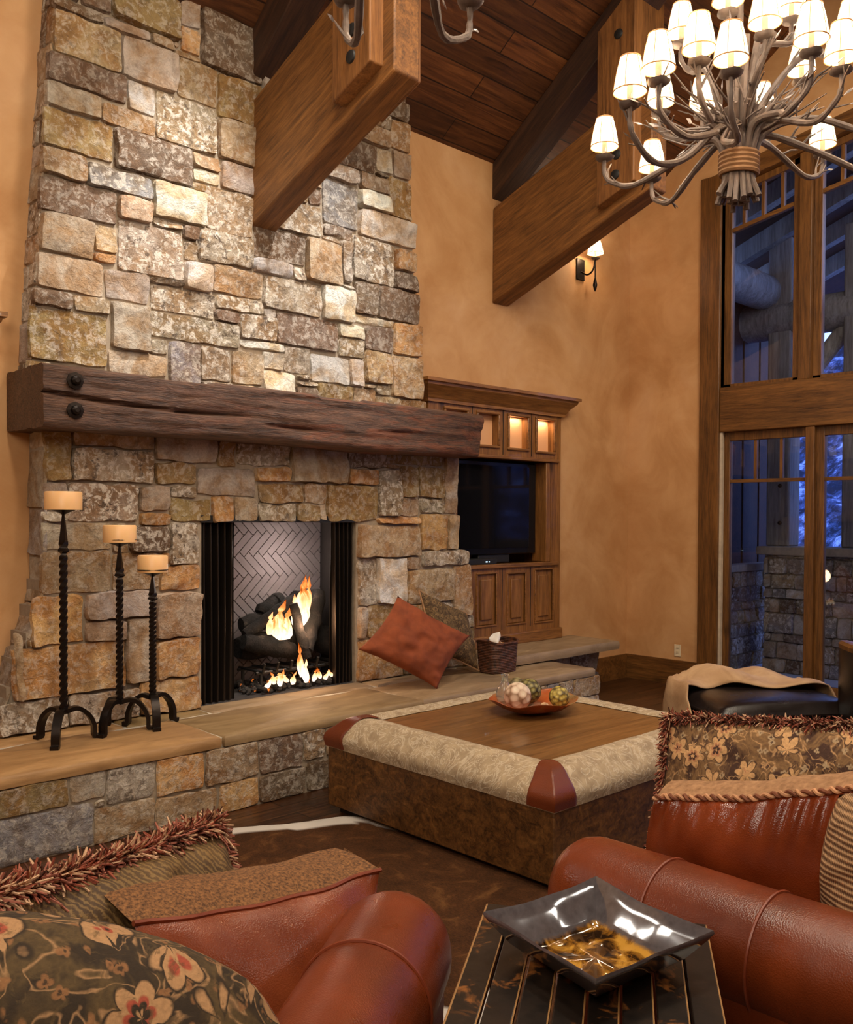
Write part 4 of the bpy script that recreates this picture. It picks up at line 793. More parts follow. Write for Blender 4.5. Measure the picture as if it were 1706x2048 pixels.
sc = thing('wall_sconce', 'small iron wall sconce with a lit parchment shade under the far timber truss', 'sconce', (7.06, 5.3, 3.9))
MB().box((6.99, 5.285, 3.82), (7.11, 5.30, 4.02)).build('back_plate', MAT['iron'], sc, bevel=.006)
MB().tube(smoothpath([(7.05, 5.29, 3.9), (7.06, 5.22, 3.86), (7.08, 5.17, 3.90), (7.10, 5.16, 4.0)], 10), .008, 7).build('arm', MAT['iron'], sc, smooth=True)
MB().lathe([(.001, 0), (.012, .02), (.022, .06), (.014, .10), (.006, .13), (.006, .30)], (7.10, 5.16, 3.70), 12).build('finial', MAT['iron'], sc, smooth=True)
shade_at(V((7.10, 5.16, 4.0)), sc, r=.075, power=6)

# ------------------------------------------------------------------ fire
wood_log = NT('charred_log'); v = wood_log.coord(); n1 = wood_log.noise(v, 9, 5, .7); 
wood_log.col(wood_log.ramp(n1, [(.45, lin(12, 10, 10)), (.62, lin(34, 28, 25)), (.75, lin(104, 92, 80))])); wood_log.rough(.9); wood_log.bump(n1, .9, .02)
logs = [((3.40, 5.40, .70), (4.14, 5.44, .72), .085, 'thick charred log lying across the back of the grate'), ((3.40, 5.30, .80), (3.84, 5.34, 1.03), .042, 'thin charred log leaning up to the right over the flames'),
        ((3.60, 5.42, .93), (3.80, 5.46, 1.02), .055, 'short black log stub on top of the pile'), ((4.03, 5.32, 1.06), (3.80, 5.17, .66), .060, 'grey charred log standing tilted at the right of the flames'),
        ((3.72, 5.20, 1.0), (3.80, 5.15, .62), .036, 'slim forked branch standing in the middle of the fire'), ((3.86, 5.42, .88), (4.16, 5.34, .66), .095, 'large black log at the right end of the grate'), ((3.36, 5.26, .76), (3.78, 5.28, .66), .065, 'pale ash-covered log end at the left of the fire'),
        ((3.90, 5.45, 1.0), (4.12, 5.42, .98), .075, 'black log lying high at the back right of the pile'), ((3.44, 5.40, .86), (3.76, 5.46, .88), .06, 'black log lying on the back left of the pile')]
for i, (a, b, r_, lb) in enumerate(logs):
    a, b = V(a), V(b); rr = random.Random(i)
    pts = [a.lerp(b, t/8)+V((rr.uniform(-.006, .006), rr.uniform(-.006, .006), rr.uniform(-.008, .008))) for t in range(9)]
    tag(MB().tube(pts, [r_*rr.uniform(.86, 1.1)*(.8 if t in (0, 8) else 1) for t in range(9)], 14).build('firewood_log', wood_log.m, smooth=True), lb, 'log', 'logs burning in the fireplace')
g = thing('fire_grate', 'black iron grate under the burning logs', 'grate', (3.8, 5.3, .43))
for i in range(7): MB().tube([(3.45+i*.11, 5.14, .62), (3.45+i*.11, 5.16, .56), (3.45+i*.11, 5.45, .56)], .010, 6).build('bar', MAT['black'], g)
for y in (5.2, 5.42): MB().tube([(3.42, y, .55), (4.14, y, .55)], .012, 6).build('rail', MAT['black'], g)
for x in (3.46, 4.1):
    for y in (5.2, 5.42): MB().tube([(x, y, .43), (x, y, .55)], .012, 6).build('leg', MAT['black'], g)
k = NT('flame'); k.t.nodes.remove(k.b); em = k.n('Emission'); v = k.coord((1, 1, 1), kind='Generated'); sx = k.n('SeparateXYZ'); k.l(v, sx.inputs[0])
nn = k.noise(k.coord((14, 14, 5)), 1.5, 3, .6, .6)
f_ = k.math('ADD', k.math('MULTIPLY', sx.outputs[2], .55), k.math('MULTIPLY', nn, .75))
k.l(k.ramp(f_, [(.36, (1, .82, .62, 1)), (.58, (1, .62, .30, 1)), (.74, (.8, .22, .05, 1)), (.9, (.2, .03, 0, 1))]), em.inputs[0]); em.inputs[1].default_value = 2.2
k.l(em.outputs[0], k.t.nodes['Material Output'].inputs[0]); FL = k.m
def flame(mb, base, h, w, lean=0, s=0):
    b = V(base); n = 12; c = 9; rr = random.Random(s); ph = rr.uniform(0, 6)
    vs = []
    for i in range(n+1):
        t = i/n; R_ = w*(math.sin(PI*min(1, t*1.25+.12)))**.8 if t < .7 else w*.62*(1-t)/.3
        R_ = max(R_, .0015); ox = lean*t*t+.18*w*math.sin(t*7+ph)
        for q in range(c):
            a = 2*PI*q/c; vs.append(b+V((ox+R_*math.cos(a), R_*.45*math.sin(a), h*t)))
    mb.add(vs, [(i*c+q, i*c+(q+1) % c, (i+1)*c+(q+1) % c, (i+1)*c+q) for i in range(n) for q in range(c)])
specs = [[((3.60, 5.20, .77), .26, .060, .05, 1), ((3.54, 5.21, .80), .15, .04, .02, 2), ((3.66, 5.20, .76), .22, .055, .03, 3), ((3.62, 5.19, .76), .15, .085, .0, 21)],
         [((3.80, 5.24, .86), .33, .045, .05, 4), ((3.87, 5.25, .90), .28, .04, .03, 5), ((3.77, 5.23, .84), .22, .045, -.01, 6), ((3.81, 5.22, .84), .24, .055, .03, 22), ((3.83, 5.22, .94), .22, .05, .02, 23)],
         [((3.74, 5.13, .50), .24, .030, -.03, 7), ((3.77, 5.12, .46), .16, .03, .0, 8)],
         [((3.46+.05*i, 5.12, .46+.02*(i % 2)), .06+.025*(i*7 % 3), .024, .03*(-1)**i, 10+i) for i in range(5)]+[((3.56, 5.13, .50), .05, .05, 0, 30)],
         [((3.84+.05*i, 5.12, .46+.015*(i % 2)), .09-.012*i, .022, .03*(-1)**i, 15+i) for i in range(4)]]
lbs = ['broad white-orange flame at the left of the log pile', 'tall streaked flame licking up the right logs', 'narrow flame rising from the middle of the embers', 'low flames along the left embers', 'low flames along the right embers']
for s_, lb in zip(specs, lbs):
    mb = MB(); [flame(mb, *q) for q in s_]; tag(mb.build('flame', FL, smooth=True), lb, 'flame', 'flames in the fireplace')
lamp('POINT', 'fire_light', (3.75, 5.13, .85), 9, (1, .62, .36), shadow_soft_size=.08)
lamp('POINT', 'fire_light', (3.85, 5.34, 1.3), 5, (1, .85, .75), shadow_soft_size=.08)
kk = NT('ember_bed'); v = kk.coord(); n1 = kk.noise(v, 30, 4, .6); kk.col(kk.ramp(n1, [(.4, lin(18, 16, 15)), (.7, lin(70, 62, 56))])); kk.rough(.95)
kk.l(kk.ramp(kk.noise(v, 16, 3), [(.63, (0, 0, 0, 1)), (.72, (1, .22, .02, 1))]), kk.b.inputs['Emission Color']); kk.b.inputs['Emission Strength'].default_value = 1.6
mb = MB(); rr = random.Random(3)
for i in range(260): mb.ball((rr.uniform(3.3, 4.12), rr.uniform(5.12, 5.5), .43+rr.uniform(0, .035)), rr.uniform(.008, .024), 4)
stuff(tag(mb.build('embers', kk.m), 'bed of black and glowing embers under the fire grate', 'embers'))

# ------------------------------------------------------------------ candle stands on the hearth
wax = NT('cream_wax'); wax.col(lin(236, 186, 128)); wax.rough(.38); wax.b.inputs['Subsurface Weight'].default_value = .25; wax.b.inputs['Subsurface Radius'].default_value = (.03, .015, .006)
def candle_stand(x, y, ztop, foot_r, lb, lbc, rot, cr_):
    o = thing('candle_stand', lb, 'candle holder', (x, y, .42), 'twisted iron candle stands on the hearth')
    leg_top = .42+.155
    n = 90; vs = []; sh = MB()
    zt0, zt1 = leg_top-.005, ztop-.075
    # twisted square bar with a taper at the top
    for i in range(n+1):
        t = i/n; z = zt0+(zt1-zt0)*t; tw = 1 if t < .80 else 1-(t-.80)/.20
        ang = (min(t, .86))*42
        R_ = .0215*(1 if t < .80 else .45+.75*tw*(1.3-tw)+.1)
        if t > .8: R_ = .0225*(1-(t-.8)/.2)+.007
        for q in range(4): a = ang+q*PI/2; vs.append(V((x+R_*math.cos(a), y+R_*math.sin(a), z)))
    fs = [(i*4+q, i*4+(q+1) % 4, (i+1)*4+(q+1) % 4, (i+1)*4+q) for i in range(n) for q in range(4)]
    sh.add(vs, fs+[(3, 2, 1, 0), (n*4, n*4+1, n*4+2, n*4+3)]).build('twisted_shaft', MAT['iron'], o, smooth=True, angle=30)
    MB().lathe([(.008, -.02), (.02, -.012), (.05, .0), (.083, .018), (.080, .020), (.05, .005), (.001, .003)], (x, y, ztop-.06), 4*6, wob=lambda q, t: q*(1+.10*abs(math.cos(2*(t+rot)))) if q.x**2+q.y**2 > .001 else q).build('drip_pan', MAT['iron'], o, smooth=True)
    for i in range(3):
        a = rot+2*PI*i/3; e_ = V((math.cos(a), math.sin(a), 0)); c_ = V((x, y, 0)); s_ = V((-e_.y, e_.x, 0))
        pts = smoothpath([c_+V((0, 0, leg_top)), c_+e_*foot_r*.45+V((0, 0, leg_top+.012)), c_+e_*foot_r*.82+V((0, 0, leg_top-.03)), c_+e_*foot_r+V((0, 0, leg_top-.09)), c_+e_*foot_r*1.02+V((0, 0, .432)), c_+e_*foot_r*1.22+V((0, 0, .426))], 18)
        m_ = MB(); vs = []
        for j, p in enumerate(pts):
            t_ = (pts[min(j+1, 18)]-pts[max(j-1, 0)]).normalized(); nrm = s_.cross(t_); wd, th = .021, .011
            vs += [p+s_*wd+nrm*th, p-s_*wd+nrm*th, p-s_*wd-nrm*th, p+s_*wd-nrm*th]
        m_.add(vs, [(j*4+q, j*4+(q+1) % 4, (j+1)*4+(q+1) % 4, (j+1)*4+q) for j in range(18) for q in range(4)]+[(3, 2, 1, 0), (72, 73, 74, 75)])
        m_.build('leg', MAT['iron'], o, smooth=True, angle=35)
    c_ = thing('pillar_candle', lbc, 'candle', (x, y, ztop-.055), 'cream pillar candles on the iron stands')
    MB().lathe([(.001, 0), (cr_, 0), (cr_, .088), (cr_-.005, .094), (.02, .088), (.001, .086)], (x, y, ztop-.055), 32).build('wax', wax.m, c_, smooth=True)
    MB().tube([(x, y, ztop+.02), (x+.002, y, ztop+.036)], .0015, 5).build('wick', MAT['black'], c_)
candle_stand(1.955, 4.76, 1.68, .155, 'tallest twisted iron candle stand, at the left end of the hearth', 'cream pillar candle on the tallest stand', -2.2, .093)
candle_stand(2.28, 4.80, 1.505, .15, 'middle-height twisted iron candle stand between the other two', 'cream pillar candle on the middle stand', -2.6, .088)
candle_stand(2.475, 4.80, 1.335, .14, 'shortest twisted iron candle stand, nearest the fire opening', 'cream pillar candle on the shortest stand', -1.9, .083)

# ------------------------------------------------------------------ cushions
def cushion(c, U, W, thick, mat, name, parent=None, nz=1, pinch=.07, nu=36, wr=.006, corner=.0, seed=0, edge_t=0.0, piping=None, pipe_r=.005, sag=0.0, rnd_=0.0):
    """square cushion: centre c, half-vectors U (right), W (up)"""
    c, U, W = V(c), V(U), V(W); N_ = U.cross(W).normalized(); mb = MB(); s0 = V((seed*7.3, 0, 0))
    def P_(u, v, side):
        pu = u*(1-pinch*(1-v*v)*abs(u)**2); pv = v*(1-pinch*(1-u*u)*abs(v)**2)
        pu *= math.sqrt(1-.5*rnd_*v*v); pv *= math.sqrt(1-.5*rnd_*u*u)
        th = thick*(max(0, 1-abs(u)**2.6)*max(0, 1-abs(v)**2.6))**.55+edge_t
        n_ = noise.fractal(V((u*2.2, v*2.2, side*3))+s0, 1, 2, 4)*wr*3*(1-.5*max(abs(u), abs(v)))
        rad = noise.noise(V((math.atan2(v, u)*3.0, side*2, 1))+s0)*wr*2.5*(max(abs(u), abs(v)))**2*(1-max(abs(u), abs(v))**6)
        return c+U*pu+W*pv*(1-sag*(1-u*u)*(v > 0))+N_*side*(th+(n_+rad)*(1 if th > .004 else 0))
    for side in (1, -1):
        mb.grid(lambda a, b: P_(2*a-1, 2*b-1, side), nu, nu)
    if edge_t:
        rim = [(-1+2*i/nu, -1) for i in range(nu)]+[(1, -1+2*i/nu) for i in range(nu)]+[(1-2*i/nu, 1) for i in range(nu)]+[(-1, 1-2*i/nu) for i in range(nu)]
        m = len(rim); mb.add([P_(u, v, 1) for u, v in rim]+[P_(u, v, -1) for u, v in rim], [(i, (i+1) % m, (i+1) % m+m, i+m) for i in range(m)])
    o = mb.build(name, mat, parent, smooth=True, angle=180 if not edge_t else 60, merge=True)
    rimpts = [P_(-1+2*i/24, -1, 1) for i in range(24)]+[P_(1, -1+2*i/24, 1) for i in range(24)]+[P_(1-2*i/24, 1, 1) for i in range(24)]+[P_(-1, 1-2*i/24, 1) for i in range(25)]
    if piping: MB().tube(rimpts, pipe_r, 6, cap=False).build('piping', piping, o, smooth=True)
    return o, P_
suede = NT('rust_suede'); v = suede.coord(); n1 = suede.noise(v, 7, 5, .6, .5); suede.col(suede.ramp(n1, [(.3, lin(112, 50, 20)), (.7, lin(152, 74, 34))])); suede.rough(.85); suede.bump(suede.noise(v, 120, 3), .15, .003)
def tapestry(name, cols, scale=14, kind=0, red=True):
    k = NT(name); v0 = k.coord(); wn_ = k.n('TexNoise'); k.l(v0, wn_.inputs['Vector']); wn_.inputs['Scale'].default_value = scale*1.4; wn_.inputs['Detail'].default_value = 3
    vm = k.n('VectorMath', operation='MULTIPLY_ADD'); k.l(wn_.outputs['Color'], vm.inputs[0]); vm.inputs[1].default_value = (.25/scale,)*3; k.l(v0, vm.inputs[2]); v = vm.outputs[0]
    def madd(a, m, c_):
        x = k.n('Math', operation='MULTIPLY_ADD'); k.l(a, x.inputs[0]); x.inputs[1].default_value = m; x.inputs[2].default_value = c_; return x.outputs[0]
    def fl(sc, petals):
        vo = k.n('TexVoronoi'); k.l(v, vo.inputs['Vector']); vo.inputs['Scale'].default_value = sc; vo.inputs['Randomness'].default_value = .8
        df = k.n('VectorMath', operation='SUBTRACT'); k.l(v, df.inputs[0]); k.l(vo.outputs['Position'], df.inputs[1])
        sx = k.n('SeparateXYZ'); k.l(df.outputs[0], sx.inputs[0]); th = k.math('ARCTAN2', sx.outputs[2], sx.outputs[kind % 2])
        pet = k.math('ABSOLUTE', k.math('COSINE', k.math('MULTIPLY', th, petals/2)))
        return k.math('DIVIDE', vo.outputs['Distance'], madd(pet, .45, .6)), vo.outputs['Distance']
    base = k.ramp(k.noise(v, scale*.3, 4, .65, 1.2), [(.40, cols[0]), (.5, cols[1]), (.58, cols[0])])
    vine = k.math('ABSOLUTE', k.math('SUBTRACT', k.noise(v, scale*.8, 2, .5, 1.6), .5))
    c = k.mix(k.ramp(vine, [(.0, (.8, .8, .8, 1)), (.025, (0, 0, 0, 1))]), base, cols[2])
    s1, r1 = fl(scale*2.1, 4)
    c = k.mix(k.ramp(s1, [(.26, (.9, .9, .9, 1)), (.34, (0, 0, 0, 1))]), c, cols[4])
    c = k.mix(k.ramp(s1, [(.10, (.9, .9, .9, 1)), (.16, (0, 0, 0, 1))]), c, cols[0])
    s2, r2_ = fl(scale*.8, 6)
    c = k.mix(k.ramp(s2, [(.46, (1, 1, 1, 1)), (.50, (0, 0, 0, 1))]), c, cols[0])
    c = k.mix(k.ramp(s2, [(.41, (1, 1, 1, 1)), (.45, (0, 0, 0, 1))]), c, cols[2])
    c = k.mix(k.ramp(s2, [(.22, (1, 1, 1, 1)), (.26, (0, 0, 0, 1))]), c, cols[3])
    c = k.mix(k.ramp(s2, [(.15, (1, 1, 1, 1)), (.18, (0, 0, 0, 1))]), c, cols[0])
    c = k.mix(k.ramp(s2, [(.07, (1, 1, 1, 1)), (.09, (0, 0, 0, 1))]), c, cols[2])
    c = k.mix(k.ramp(k.noise(v, scale*2.4, 4, .7, 1.0), [(.56, (0, 0, 0, 1)), (.62, (.6, .6, .6, 1))]), c, cols[1])
    c = k.mix(.5, c, k.ramp(k.noise(v0, 130, 3), [(.3, (.5, .5, .5, 1)), (.65, (1, 1, 1, 1))]), 'MULTIPLY')
    k.col(c); k.rough(.9); k.bump(k.noise(v0, 150, 3), .35, .003)
    return k.m
TAP1 = tapestry('floral_tapestry', [lin(74, 48, 34), lin(142, 104, 62), lin(196, 158, 108), lin(206, 146, 96), lin(94, 60, 44)], 16)
TAP2 = tapestry('medallion_tapestry', [lin(50, 36, 20), lin(88, 68, 38), lin(176, 134, 92), lin(160, 72, 50), lin(140, 96, 58)], 11)
TAP3 = tapestry('olive_paisley', [lin(70, 50, 28), lin(104, 80, 48), lin(132, 104, 66), lin(88, 56, 34), lin(62, 42, 26)], 26)
o = thing('cushion', 'rust suede cushion standing on its corner against the fireplace stones', 'cushion', (4.3, 4.6, .42))
cushion((4.345, 4.62, .735), V((.30, -.06, -.158)), V((.225, .06, .158)), .085, suede.m, 'cover', o, seed=1, wr=.010, pinch=.10)
o = thing('cushion', 'olive paisley cushion leaning on the fireplace behind the rust cushion', 'cushion', (4.8, 4.75, .42))
cushion((4.88, 4.84, .745), V((.25, .0, -.10)), V((.0, .07, .215)), .085, TAP3, 'cover', o, seed=2, piping=WRAP, pipe_r=.007)

# wicker tissue basket
wk = NT('dark_wicker'); v = wk.coord(); w1 = wk.n('TexWave'); wk.l(v, w1.inputs['Vector']); w1.inputs['Scale'].default_value = 26; w1.bands_direction = 'Z'; n1 = wk.noise(v, 40, 3)
wk.col(wk.ramp(n1, [(.35, lin(52, 28, 16)), (.7, lin(110, 62, 38))])); wk.rough(.6); wk.bump(w1.outputs['Fac'], .8, .006)
o = thing('wicker_basket', 'dark wicker tissue basket on the hearth right of the cushions', 'basket', (5.28, 4.72, .42))
bk = MB(); N = 60
def bpt(i, z, grow):
    a = 2*PI*i/N; c_, s_ = math.cos(a), math.sin(a); x = math.copysign(abs(c_)**.5, c_)*.150*grow; y = math.copysign(abs(s_)**.5, s_)*.115*grow
    wv = .0035*math.sin(a*30)*(1 if int(z*100) % 2 else -1)
    return V((5.28+x*(1+wv*8), 4.72+y*(1+wv*8), .42+z+.018*(abs(c_)**4 if z > .17 else 0)))
rings = [(z/100, .90+.10*z/22) for z in range(0, 23)]
vs = [bpt(i, z, g_) for z, g_ in rings for i in range(N)]+[bpt(i, z, g_-.07) for z, g_ in rings[::-1][:8] for i in range(N)]
m_ = len(rings)+8; bk.add(vs, [(j*N+i, j*N+(i+1) % N, (j+1)*N+(i+1) % N, (j+1)*N+i) for j in range(m_-1) for i in range(N)]+[tuple(range(N-1, -1, -1)), tuple((m_-1)*N+i for i in range(N))])
bk.build('basket_wall', wk.m, o, smooth=True, angle=60)
MB().tube([bpt(i, .225, 1.0) for i in range(N)]+[bpt(0, .225, 1)], .008, 6).build('rim', wk.m, o, smooth=True)
tis = plain('white_tissue', lin(238, 232, 224), .9); t_ = thing('tissue', 'white tissue poking out of the wicker basket', 'tissue', (5.25, 4.72, .60))
mb = MB(); mb.grid(lambda a, b: V((5.25+(a-.5)*.15*(1-.55*b)+.02*math.sin(b*5+a*7), 4.70+.035*math.sin(a*PI*3)*(1-.3*b)+.01*b, .61+.115*b*(.55+.45*math.sin(a*PI)))), 20, 10)
mb.build('sheet', tis, t_, smooth=True, angle=180, solid=.002)
MB().box((5.17, 4.64, .595), (5.39, 4.80, .625)).build('box_top', plain('tissue_box', lin(214, 150, 70), .7), t_)

# ------------------------------------------------------------------ cowhide rug
k = NT('cowhide'); at = k.n('Attribute', attribute_name='tone'); v = k.coord((1, 1, 1)); n1 = k.noise(v, 6, 6, .7, 1.0); n2 = k.noise(k.coord((40, 14, 14)), 6, 5, .7)
brn = k.mix(.5, k.ramp(n1, [(.35, lin(30, 16, 8)), (.55, lin(74, 44, 22)), (.72, lin(140, 96, 54))]), k.ramp(n2, [(.3, lin(36, 20, 10)), (.7, lin(110, 70, 38))]))
k.col(k.mix(at.outputs['Fac'], brn, lin(214, 206, 196))); k.rough(.9); k.b.inputs['Specular IOR Level'].default_value = .15; k.bump(n2, .6, .008)
poly = [(2.0, 4.12), (2.45, 4.10), (2.8, 3.93), (3.14, 3.76), (3.30, 3.3), (3.5, 2.9), (3.3, 2.3), (3.0, 2.05), (2.6, 2.15), (2.2, 1.98), (1.95, 2.0), (1.7, 2.5), (1.4, 2.9), (1.35, 3.5), (1.6, 3.9)]
ring = smoothpath(poly+[poly[0]], 120)[:-1]; cx, cy = 2.4, 3.0; mb = MB(); cols = []; vs = []
for j, t in enumerate([1, .985, .97, .95, .93, .9, .87, .84, .8, .7, .55, .4, .2]):
    for i, p in enumerate(ring):
        q = V((cx+(p.x-cx)*t, cy+(p.y-cy)*t, .004+.012*min(1, (1-t)*20)+.004*noise.noise(V((p.x*3, p.y*3, t*4)))))
        if j == 0: q += V((p.x-cx, p.y-cy, 0)).normalized()*noise.noise(V((p.x*12, p.y*12, 0)))*.012
        vs.append(q); wd = .885+.05*noise.noise(V((p.x*4, p.y*4, 1)))
        cols.append(1.0 if t > wd-.02 else 0.0)
m = len(ring); nr = 13
vs.append(V((cx, cy, .016))); cols.append(0)
fs = [(j*m+i, j*m+(i+1) % m, (j+1)*m+(i+1) % m, (j+1)*m+i) for j in range(nr-1) for i in range(m)]+[((nr-1)*m+i, (nr-1)*m+(i+1) % m, nr*m) for i in range(m)]
mb.v = vs; mb.f = fs; mb.c = [(c, c, c, 1) for c in cols]
tag(mb.build('cowhide_rug', k.m, smooth=True, angle=180), 'brown brindle cowhide rug with a white edge on the dark floor', 'rug')

# ------------------------------------------------------------------ square ottoman table
ct = thing('ottoman_table', 'large square wooden coffee table with padded pattern rim and brown leather corners', 'coffee table', (3.85, 3.18, 0))
burl = wood('burl_veneer', lin(48, 28, 12), lin(92, 58, 26), lin(134, 92, 46), 0, .45, .5, .15, .6)
kb = NT('burled_panels'); v = kb.coord(); n1 = kb.noise(kb.coord((1, 1, 1.6)), 7, 7, .68, 2.0); n2 = kb.noise(v, 26, 5, .7, 1.5)
kb.col(kb.mix(.5, kb.ramp(n1, [(.34, lin(40, 24, 10)), (.5, lin(92, 58, 28)), (.68, lin(142, 98, 50))]), kb.ramp(n2, [(.38, lin(44, 26, 12)), (.62, lin(120, 80, 40))]))); kb.rough(.42); kb.bump(n2, .12, .003)
X0, X1, Y0, Y1 = 3.27, 4.45, 2.62, 3.76; W_ = .215
MB().box((X0-W_+.012, Y0-W_+.012, .04), (X1+W_-.012, Y1+W_-.012, .375)).build('body', kb.m, ct, bevel=.006)
MB().box((X0-W_+.06, Y0-W_+.06, 0), (X1+W_-.06, Y1+W_-.06, .05)).build('plinth', MAT['black'], ct)
top_ = MB().box((X0-.01, Y0-.01, .44), (X1+.01, Y1+.01, .497)).build('wood_top', wood('oak_table_top', lin(80, 50, 22), lin(124, 84, 42), lin(160, 114, 64), 0, .3, 1.0, .08, .2, .2), ct, bevel=.004)
kf = NT('carved_pattern_fabric'); v = kf.coord(); n1 = kf.noise(kf.coord((1, 1, 1)), 9, 3, .5, 3.2)
rid = kf.math('ABSOLUTE', kf.math('SUBTRACT', n1, .5)); rr_ = kf.ramp(rid, [(.0, (1, 1, 1, 1)), (.05, (0, 0, 0, 1))]); fine = kf.noise(v, 110, 3)
kf.col(kf.mix(kf.math('MULTIPLY', rr_, .7), kf.ramp(kf.noise(v, 18, 4, .6), [(.35, lin(152, 130, 102)), (.65, lin(186, 164, 132))]), lin(214, 198, 172))); kf.rough(.8); kf.bump(kf.math('ADD', rr_, kf.math('MULTIPLY', fine, .4)), .4, .004)
def rim_pt(t, ex=0.0):
    """cross-section: t 0..1 from the inlaid top out and down; returns (outward, z)"""
    a = t*PI*.62
    return (W_+ex)*min(1, math.sin(min(a, PI/2))**.9) if a < PI/2 else (W_+ex)-.02*(a-PI/2), .50+ex+.022*math.sin(min(1, t*2.2)*PI)-.145*max(0, (1-math.cos(a)))/1.37
sides = [((X0, Y0), (X1, Y0), (0, -1)), ((X1, Y0), (X1, Y1), (1, 0)), ((X1, Y1), (X0, Y1), (0, 1)), ((X0, Y1), (X0, Y0), (-1, 0))]
for A_, B_, nn_ in sides:
    A_, B_ = V((*A_, 0)), V((*B_, 0)); nn_ = V((*nn_, 0)); d_ = (B_-A_); L_ = d_.length; d_.normalize()
    def fn(a, t):
        o_, z = rim_pt(t); s_ = -o_+(L_+2*o_)*a; return A_+d_*s_+nn_*o_+V((0, 0, z+.003*noise.noise(V((s_*6, t*4, 0)))))
    MB().grid(fn, 40, 14).build('padded_rim', kf.m, ct, smooth=True, angle=180)
brown = leather('corner_leather', lin(92, 40, 18), lin(124, 58, 30), .34)
for i in range(4):
    C_ = V((*sides[i][0], 0)); d1 = V((*sides[i][2], 0)); d0 = V((*sides[i-1][2], 0))   # outward normals of the two sides meeting here
    mb = MB()
    for (nn_, al) in ((d1, -d0), (d0, -d1)):
        def fn(a, t):
            o_, z = rim_pt(t, .006); wd = .160*math.sin(min(1, t*1.1)*PI/2)**.85; s_ = -o_+(o_*.0+wd)*a
            if a > .96: o_ -= .006
            return C_+nn_*o_+al*s_+V((0, 0, z))
        mb.grid(fn, 14, 16)
    mb.build('leather_corner', brown, ct, smooth=True, angle=70, merge=True)
bw = thing('decorative_bowl', 'shallow orange and green glazed bowl on the ottoman table', 'bowl', (4.05, 3.34, .497))
kg = NT('orange_glaze'); v = kg.coord(); kg.col(kg.ramp(kg.noise(v, 6, 4), [(.3, lin(120, 60, 26)), (.5, lin(176, 84, 40)), (.7, lin(150, 130, 84))])); kg.rough(.2)
MB().lathe([(.07, 0), (.10, .004), (.19, .028), (.265, .075), (.27, .078), (.262, .078), (.185, .036), (.10, .014), (.001, .012)], (4.05, 3.34, .499), 40, cap=True, wob=lambda q, t: V((q.x*(1.05+.05*math.cos(3*t)), q.y*(.85+.04*math.sin(4*t)), q.z*(1+.12*math.sin(5*t))))).build('bowl_body', kg.m, bw, smooth=True, angle=50)
def ball(name, p, r, cols, lb, sc, seed):
    k = NT(name+'_skin_%d' % seed); v = k.coord(); vo = k.n('TexVoronoi'); k.l(v, vo.inputs['Vector']); vo.inputs['Scale'].default_value = sc
    k.col(k.ramp(vo.outputs['Distance'], [(.2, cols[0]), (.5, cols[1]), (.75, cols[2])])); k.rough(.5); k.bump(vo.outputs['Distance'], .9, .01)
    o = MB().ball(p, r, 12).build(name, k.m, smooth=True, angle=180); tag(o, lb, 'ornament', 'ornaments in the table bowl')
    d = o.modifiers.new('s', 'SUBSURF'); d.levels = d.render_levels = 1
ball('decorative_ball', (3.93, 3.36, .60), .078, [lin(232, 214, 190), lin(214, 186, 160), lin(150, 112, 84)], 'cream pink patterned ball at the left of the bowl', 26, 1)
ball('decorative_ball', (4.10, 3.42, .60), .072, [lin(160, 150, 90), lin(112, 100, 52), lin(60, 52, 30)], 'olive green textured ball in the middle of the bowl', 40, 2)
ball('decorative_ball', (4.15, 3.24, .585), .060, [lin(206, 186, 96), lin(170, 148, 70), lin(96, 80, 40)], 'yellow gold textured ball at the right of the bowl', 44, 3)
ball('decorative_ball', (4.12, 3.53, .60), .06, [lin(180, 172, 130), lin(140, 126, 84), lin(90, 78, 50)], 'pale green ball behind the others in the bowl', 30, 4)
ball('decorative_ball', (4.02, 3.24, .545), .026, [lin(230, 200, 160), lin(200, 160, 120), lin(150, 110, 80)], 'tiny blush ball at the front of the bowl', 30, 5)
g = NT('clear_glass'); g.col((.8, .82, .76, 1)); g.rough(.08); g.b.inputs['Transmission Weight'].default_value = .85
o = MB().lathe([(.001, 0), (.045, .01), (.05, .06), (.03, .10), (.016, .13), (.022, .16), (.001, .165)], (3.98, 3.50, .54), 20).build('glass_ornament', g.m, smooth=True)
tag(o, 'clear glass finial ornament at the back of the table bowl', 'ornament', 'ornaments in the table bowl')

# ------------------------------------------------------------------ far leather ottoman, throw, chair
dkl = leather('black_leather', lin(24, 18, 18), lin(38, 30, 28), .22)
ot = thing('leather_ottoman', 'low black leather ottoman near the glass doors under a beige throw', 'ottoman', (5.75, 2.85, 0))
Rm = Matrix.Translation((5.99, 2.95, 0)) @ Matrix.Rotation(math.radians(-34), 4, 'Z') @ Matrix.Diagonal((.84, .84, 1, 1))
def rp(x, y, z): return Rm @ V((x, y, z))
MB().box((-.58, -.42, .12), (.58, .42, .33), Rm).build('base', dkl, ot, bevel=.02)
MB().grid(lambda a, b: rp(-.6+1.2*a, -.44+.88*b, .33+.10*((1-abs(2*a-1)**5)*(1-abs(2*b-1)**5))**.4), 24, 20).build('cushion_top', dkl, ot, smooth=True, angle=180)
MB().tube([rp(-.6, -.44, .335), rp(.6, -.44, .335), rp(.6, .44, .335), rp(-.6, .44, .335), rp(-.6, -.44, .335)], .012, 6).build('piping', dkl, ot)
for sx in (-.5, .5):
    for sy in (-.35, .35): MB().tube([rp(sx, sy, 0), rp(sx, sy, .13)], [.02, .03], 8).build('leg', MAT['black'], ot)
